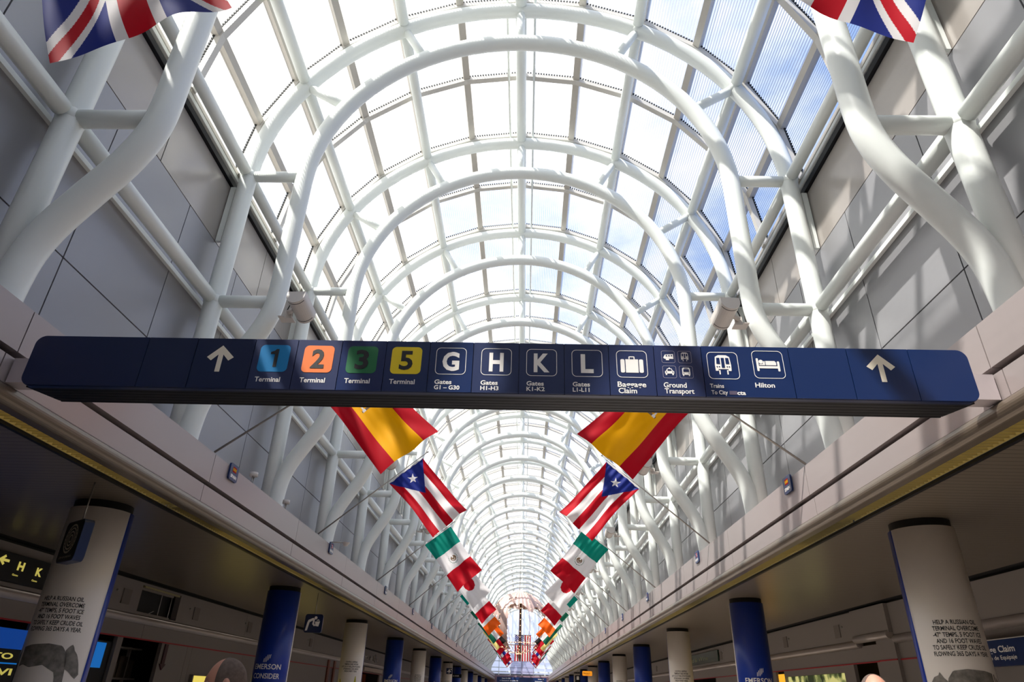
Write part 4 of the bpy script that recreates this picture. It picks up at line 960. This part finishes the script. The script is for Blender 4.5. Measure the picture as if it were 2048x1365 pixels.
def person(x, y, height, rz, label, tilt=0.0, balding=1.0):
    root = thing('person', (x, y, -.32), label, 'person'); H = height/1.78
    bm = bmesh.new(); sk = bm.verts.layers.skin.verify()
    def chain(pts, start=None):
        prev = start
        for p, r in pts:
            v = bm.verts.new(Vector(p)*H); v[sk].radius = (r*H, r*H)
            if prev is not None: bm.edges.new((prev, v))
            prev = v
        return prev
    pel = bm.verts.new(Vector((0, 0, .96))*H); pel[sk].radius = (.145*H, .11*H); pel[sk].use_root = True
    ch = chain([((0, .01, 1.12), .135), ((0, .01, 1.30), .155)], pel); nk = chain([((0, .01, 1.44), .10), ((0, .0, 1.50), .058), ((0, -.01, 1.60), .056)], ch)
    for s in (-1, 1):
        chain([((s*.095, 0, .86), .095), ((s*.10, -.01, .50), .062), ((s*.10, .02, .28), .056), ((s*.10, .03, .09), .040), ((s*.105, -.06, .045), .040), ((s*.11, -.15, .035), .034)], pel)
        w = chain([((s*.17, .01, 1.42), .066), ((s*.21, .02, 1.36), .058), ((s*.245, .03, 1.12), .044), ((s*.25, -.03, .92), .034), ((s*.25, -.06, .86), .026), ((s*.25, -.075, .82), .030)], ch)
        for i, (ox, ln) in enumerate(((-.026, .065), (-.009, .075), (.009, .070), (.025, .055))): chain([((s*.25, -.085+ox, .785), .010), ((s*.247, -.09+ox, .785-ln*.5), .009), ((s*.238, -.092+ox, .785-ln), .0075)], w)
        chain([((s*.235, -.115, .83), .012), ((s*.23, -.128, .80), .010), ((s*.226, -.130, .775), .009)], w)
    me = bpy.data.meshes.new('body'); bm.to_mesh(me); bm.free(); tmp = bpy.data.objects.new('body_source', me); COL.objects.link(tmp)
    tmp.modifiers.new('skin', 'SKIN').use_smooth_shade = True; tmp.modifiers.new('sub', 'SUBSURF').levels = 2
    dg = bpy.context.evaluated_depsgraph_get(); m1 = bpy.data.meshes.new_from_object(tmp.evaluated_get(dg)); bpy.data.objects.remove(tmp)
    # head
    C = Vector((0, -.025, 1.672))*H; T = Matrix.Rotation(tilt, 3, 'X'); bm = bmesh.new(); bm.from_mesh(m1)
    NU, NV = 64, 40; g = {}
    for j in range(NV+1):
        for i in range(NU):
            if j in (0, NV) and i: g[i, j] = g[0, j]; continue
            g[i, j] = bm.verts.new(C+T @ (head_pt(360*i/NU, 90-180*j/NV)*H))
    for j in range(NV):
        for i in range(NU):
            q = [g[i, j], g[i, j+1], g[(i+1) % NU, j+1], g[(i+1) % NU, j]]; q = [v for n_, v in enumerate(q) if v not in q[:n_]]
            bm.faces.new(q)
    for s in (-1, 1):     # ears
        ec = C+T @ (Vector((s*.078, .012, -.012))*H); r_ = bmesh.ops.create_uvsphere(bm, u_segments=16, v_segments=10, radius=.03*H)
        for v in r_['verts']: q = v.co.copy(); v.co = ec+Vector((q.x*.28+s*.006*(q.y/.03), q.y*.62+.004*s*0, q.z*1.05))
    m2 = bpy.data.meshes.new('body'); bm.to_mesh(m2); bm.free(); tmp = bpy.data.objects.new('body_source', m2); COL.objects.link(tmp)
    rm = tmp.modifiers.new('remesh', 'REMESH'); rm.mode = 'VOXEL'; rm.voxel_size = .0065; sm = tmp.modifiers.new('smooth', 'SMOOTH'); sm.factor = .4; sm.iterations = 2
    dg = bpy.context.evaluated_depsgraph_get(); m3 = bpy.data.meshes.new_from_object(tmp.evaluated_get(dg)); bpy.data.objects.remove(tmp)
    m3.materials.clear()
    for m in (SKIN, SHIRT, TROU, SHOE): m3.materials.append(m)
    for p in m3.polygons:
        c = p.center/H; p.use_smooth = True
        p.material_index = 0 if c.z > 1.47 or (abs(c.x) > .2 and c.z < .93 and c.z > .6) else (1 if c.z > .95 else (2 if c.z > .09 else 3))
    o = bpy.data.objects.new('body', m3); COL.objects.link(o); o.parent = root
    # hair: thin cap over sides and back
    b = bmesh.new(); g = {}
    def has(u, v): du = (u+180) % 360-180; hl = 62+26*min(1, max(0, (v-20)/40))+5*sin(math.radians(v*7)); return (v > 22 and abs(du) > hl) or (v > -22 and abs(du) > 104) or (v > 2 and abs(du) > 66 and abs(du) <= 104)
    def hv(i, j):
        i %= 240
        if (i, j) not in g: g[i, j] = b.verts.new(C+T @ (head_pt(360*i/240, 90-180*j/150)*1.02*H))
        return g[i, j]
    for i in range(240):
        for j in range(1, 150):
            if has(360*(i+.5)/240, 90-180*(j+.5)/150): b.faces.new((hv(i, j), hv(i, j+1), hv(i+1, j+1), hv(i+1, j))).smooth = True
    mh = bpy.data.meshes.new('hair'); b.to_mesh(mh); b.free(); mh.materials.append(HAIR); oh = bpy.data.objects.new('hair', mh); COL.objects.link(oh); oh.parent = root
    sd = oh.modifiers.new('thickness', 'SOLIDIFY'); sd.thickness = .004
    b = MB()
    eyes = bmesh.new()
    for s in (-1, 1):
        r_ = bmesh.ops.create_uvsphere(eyes, u_segments=16, v_segments=10, radius=.0115*H); ec = C+T @ (head_pt(s*22, 2)*.955*H)
        for v in r_['verts']: v.co += ec
    mE = bpy.data.meshes.new('eyes'); eyes.to_mesh(mE); eyes.free(); mE.materials.append(mat('eye', (.5, .48, .45), .2)); oe = bpy.data.objects.new('eyes', mE); COL.objects.link(oe); oe.parent = root
    root.rotation_euler.z = rz
    return root
person(-.236, .74, 1.722, math.radians(-78), 'man with cropped greying hair walking left, only his head showing at the bottom', .05)
person(.430, .80, 1.742, math.radians(-10), 'balding head of a person just showing at the bottom edge on the right', .1)
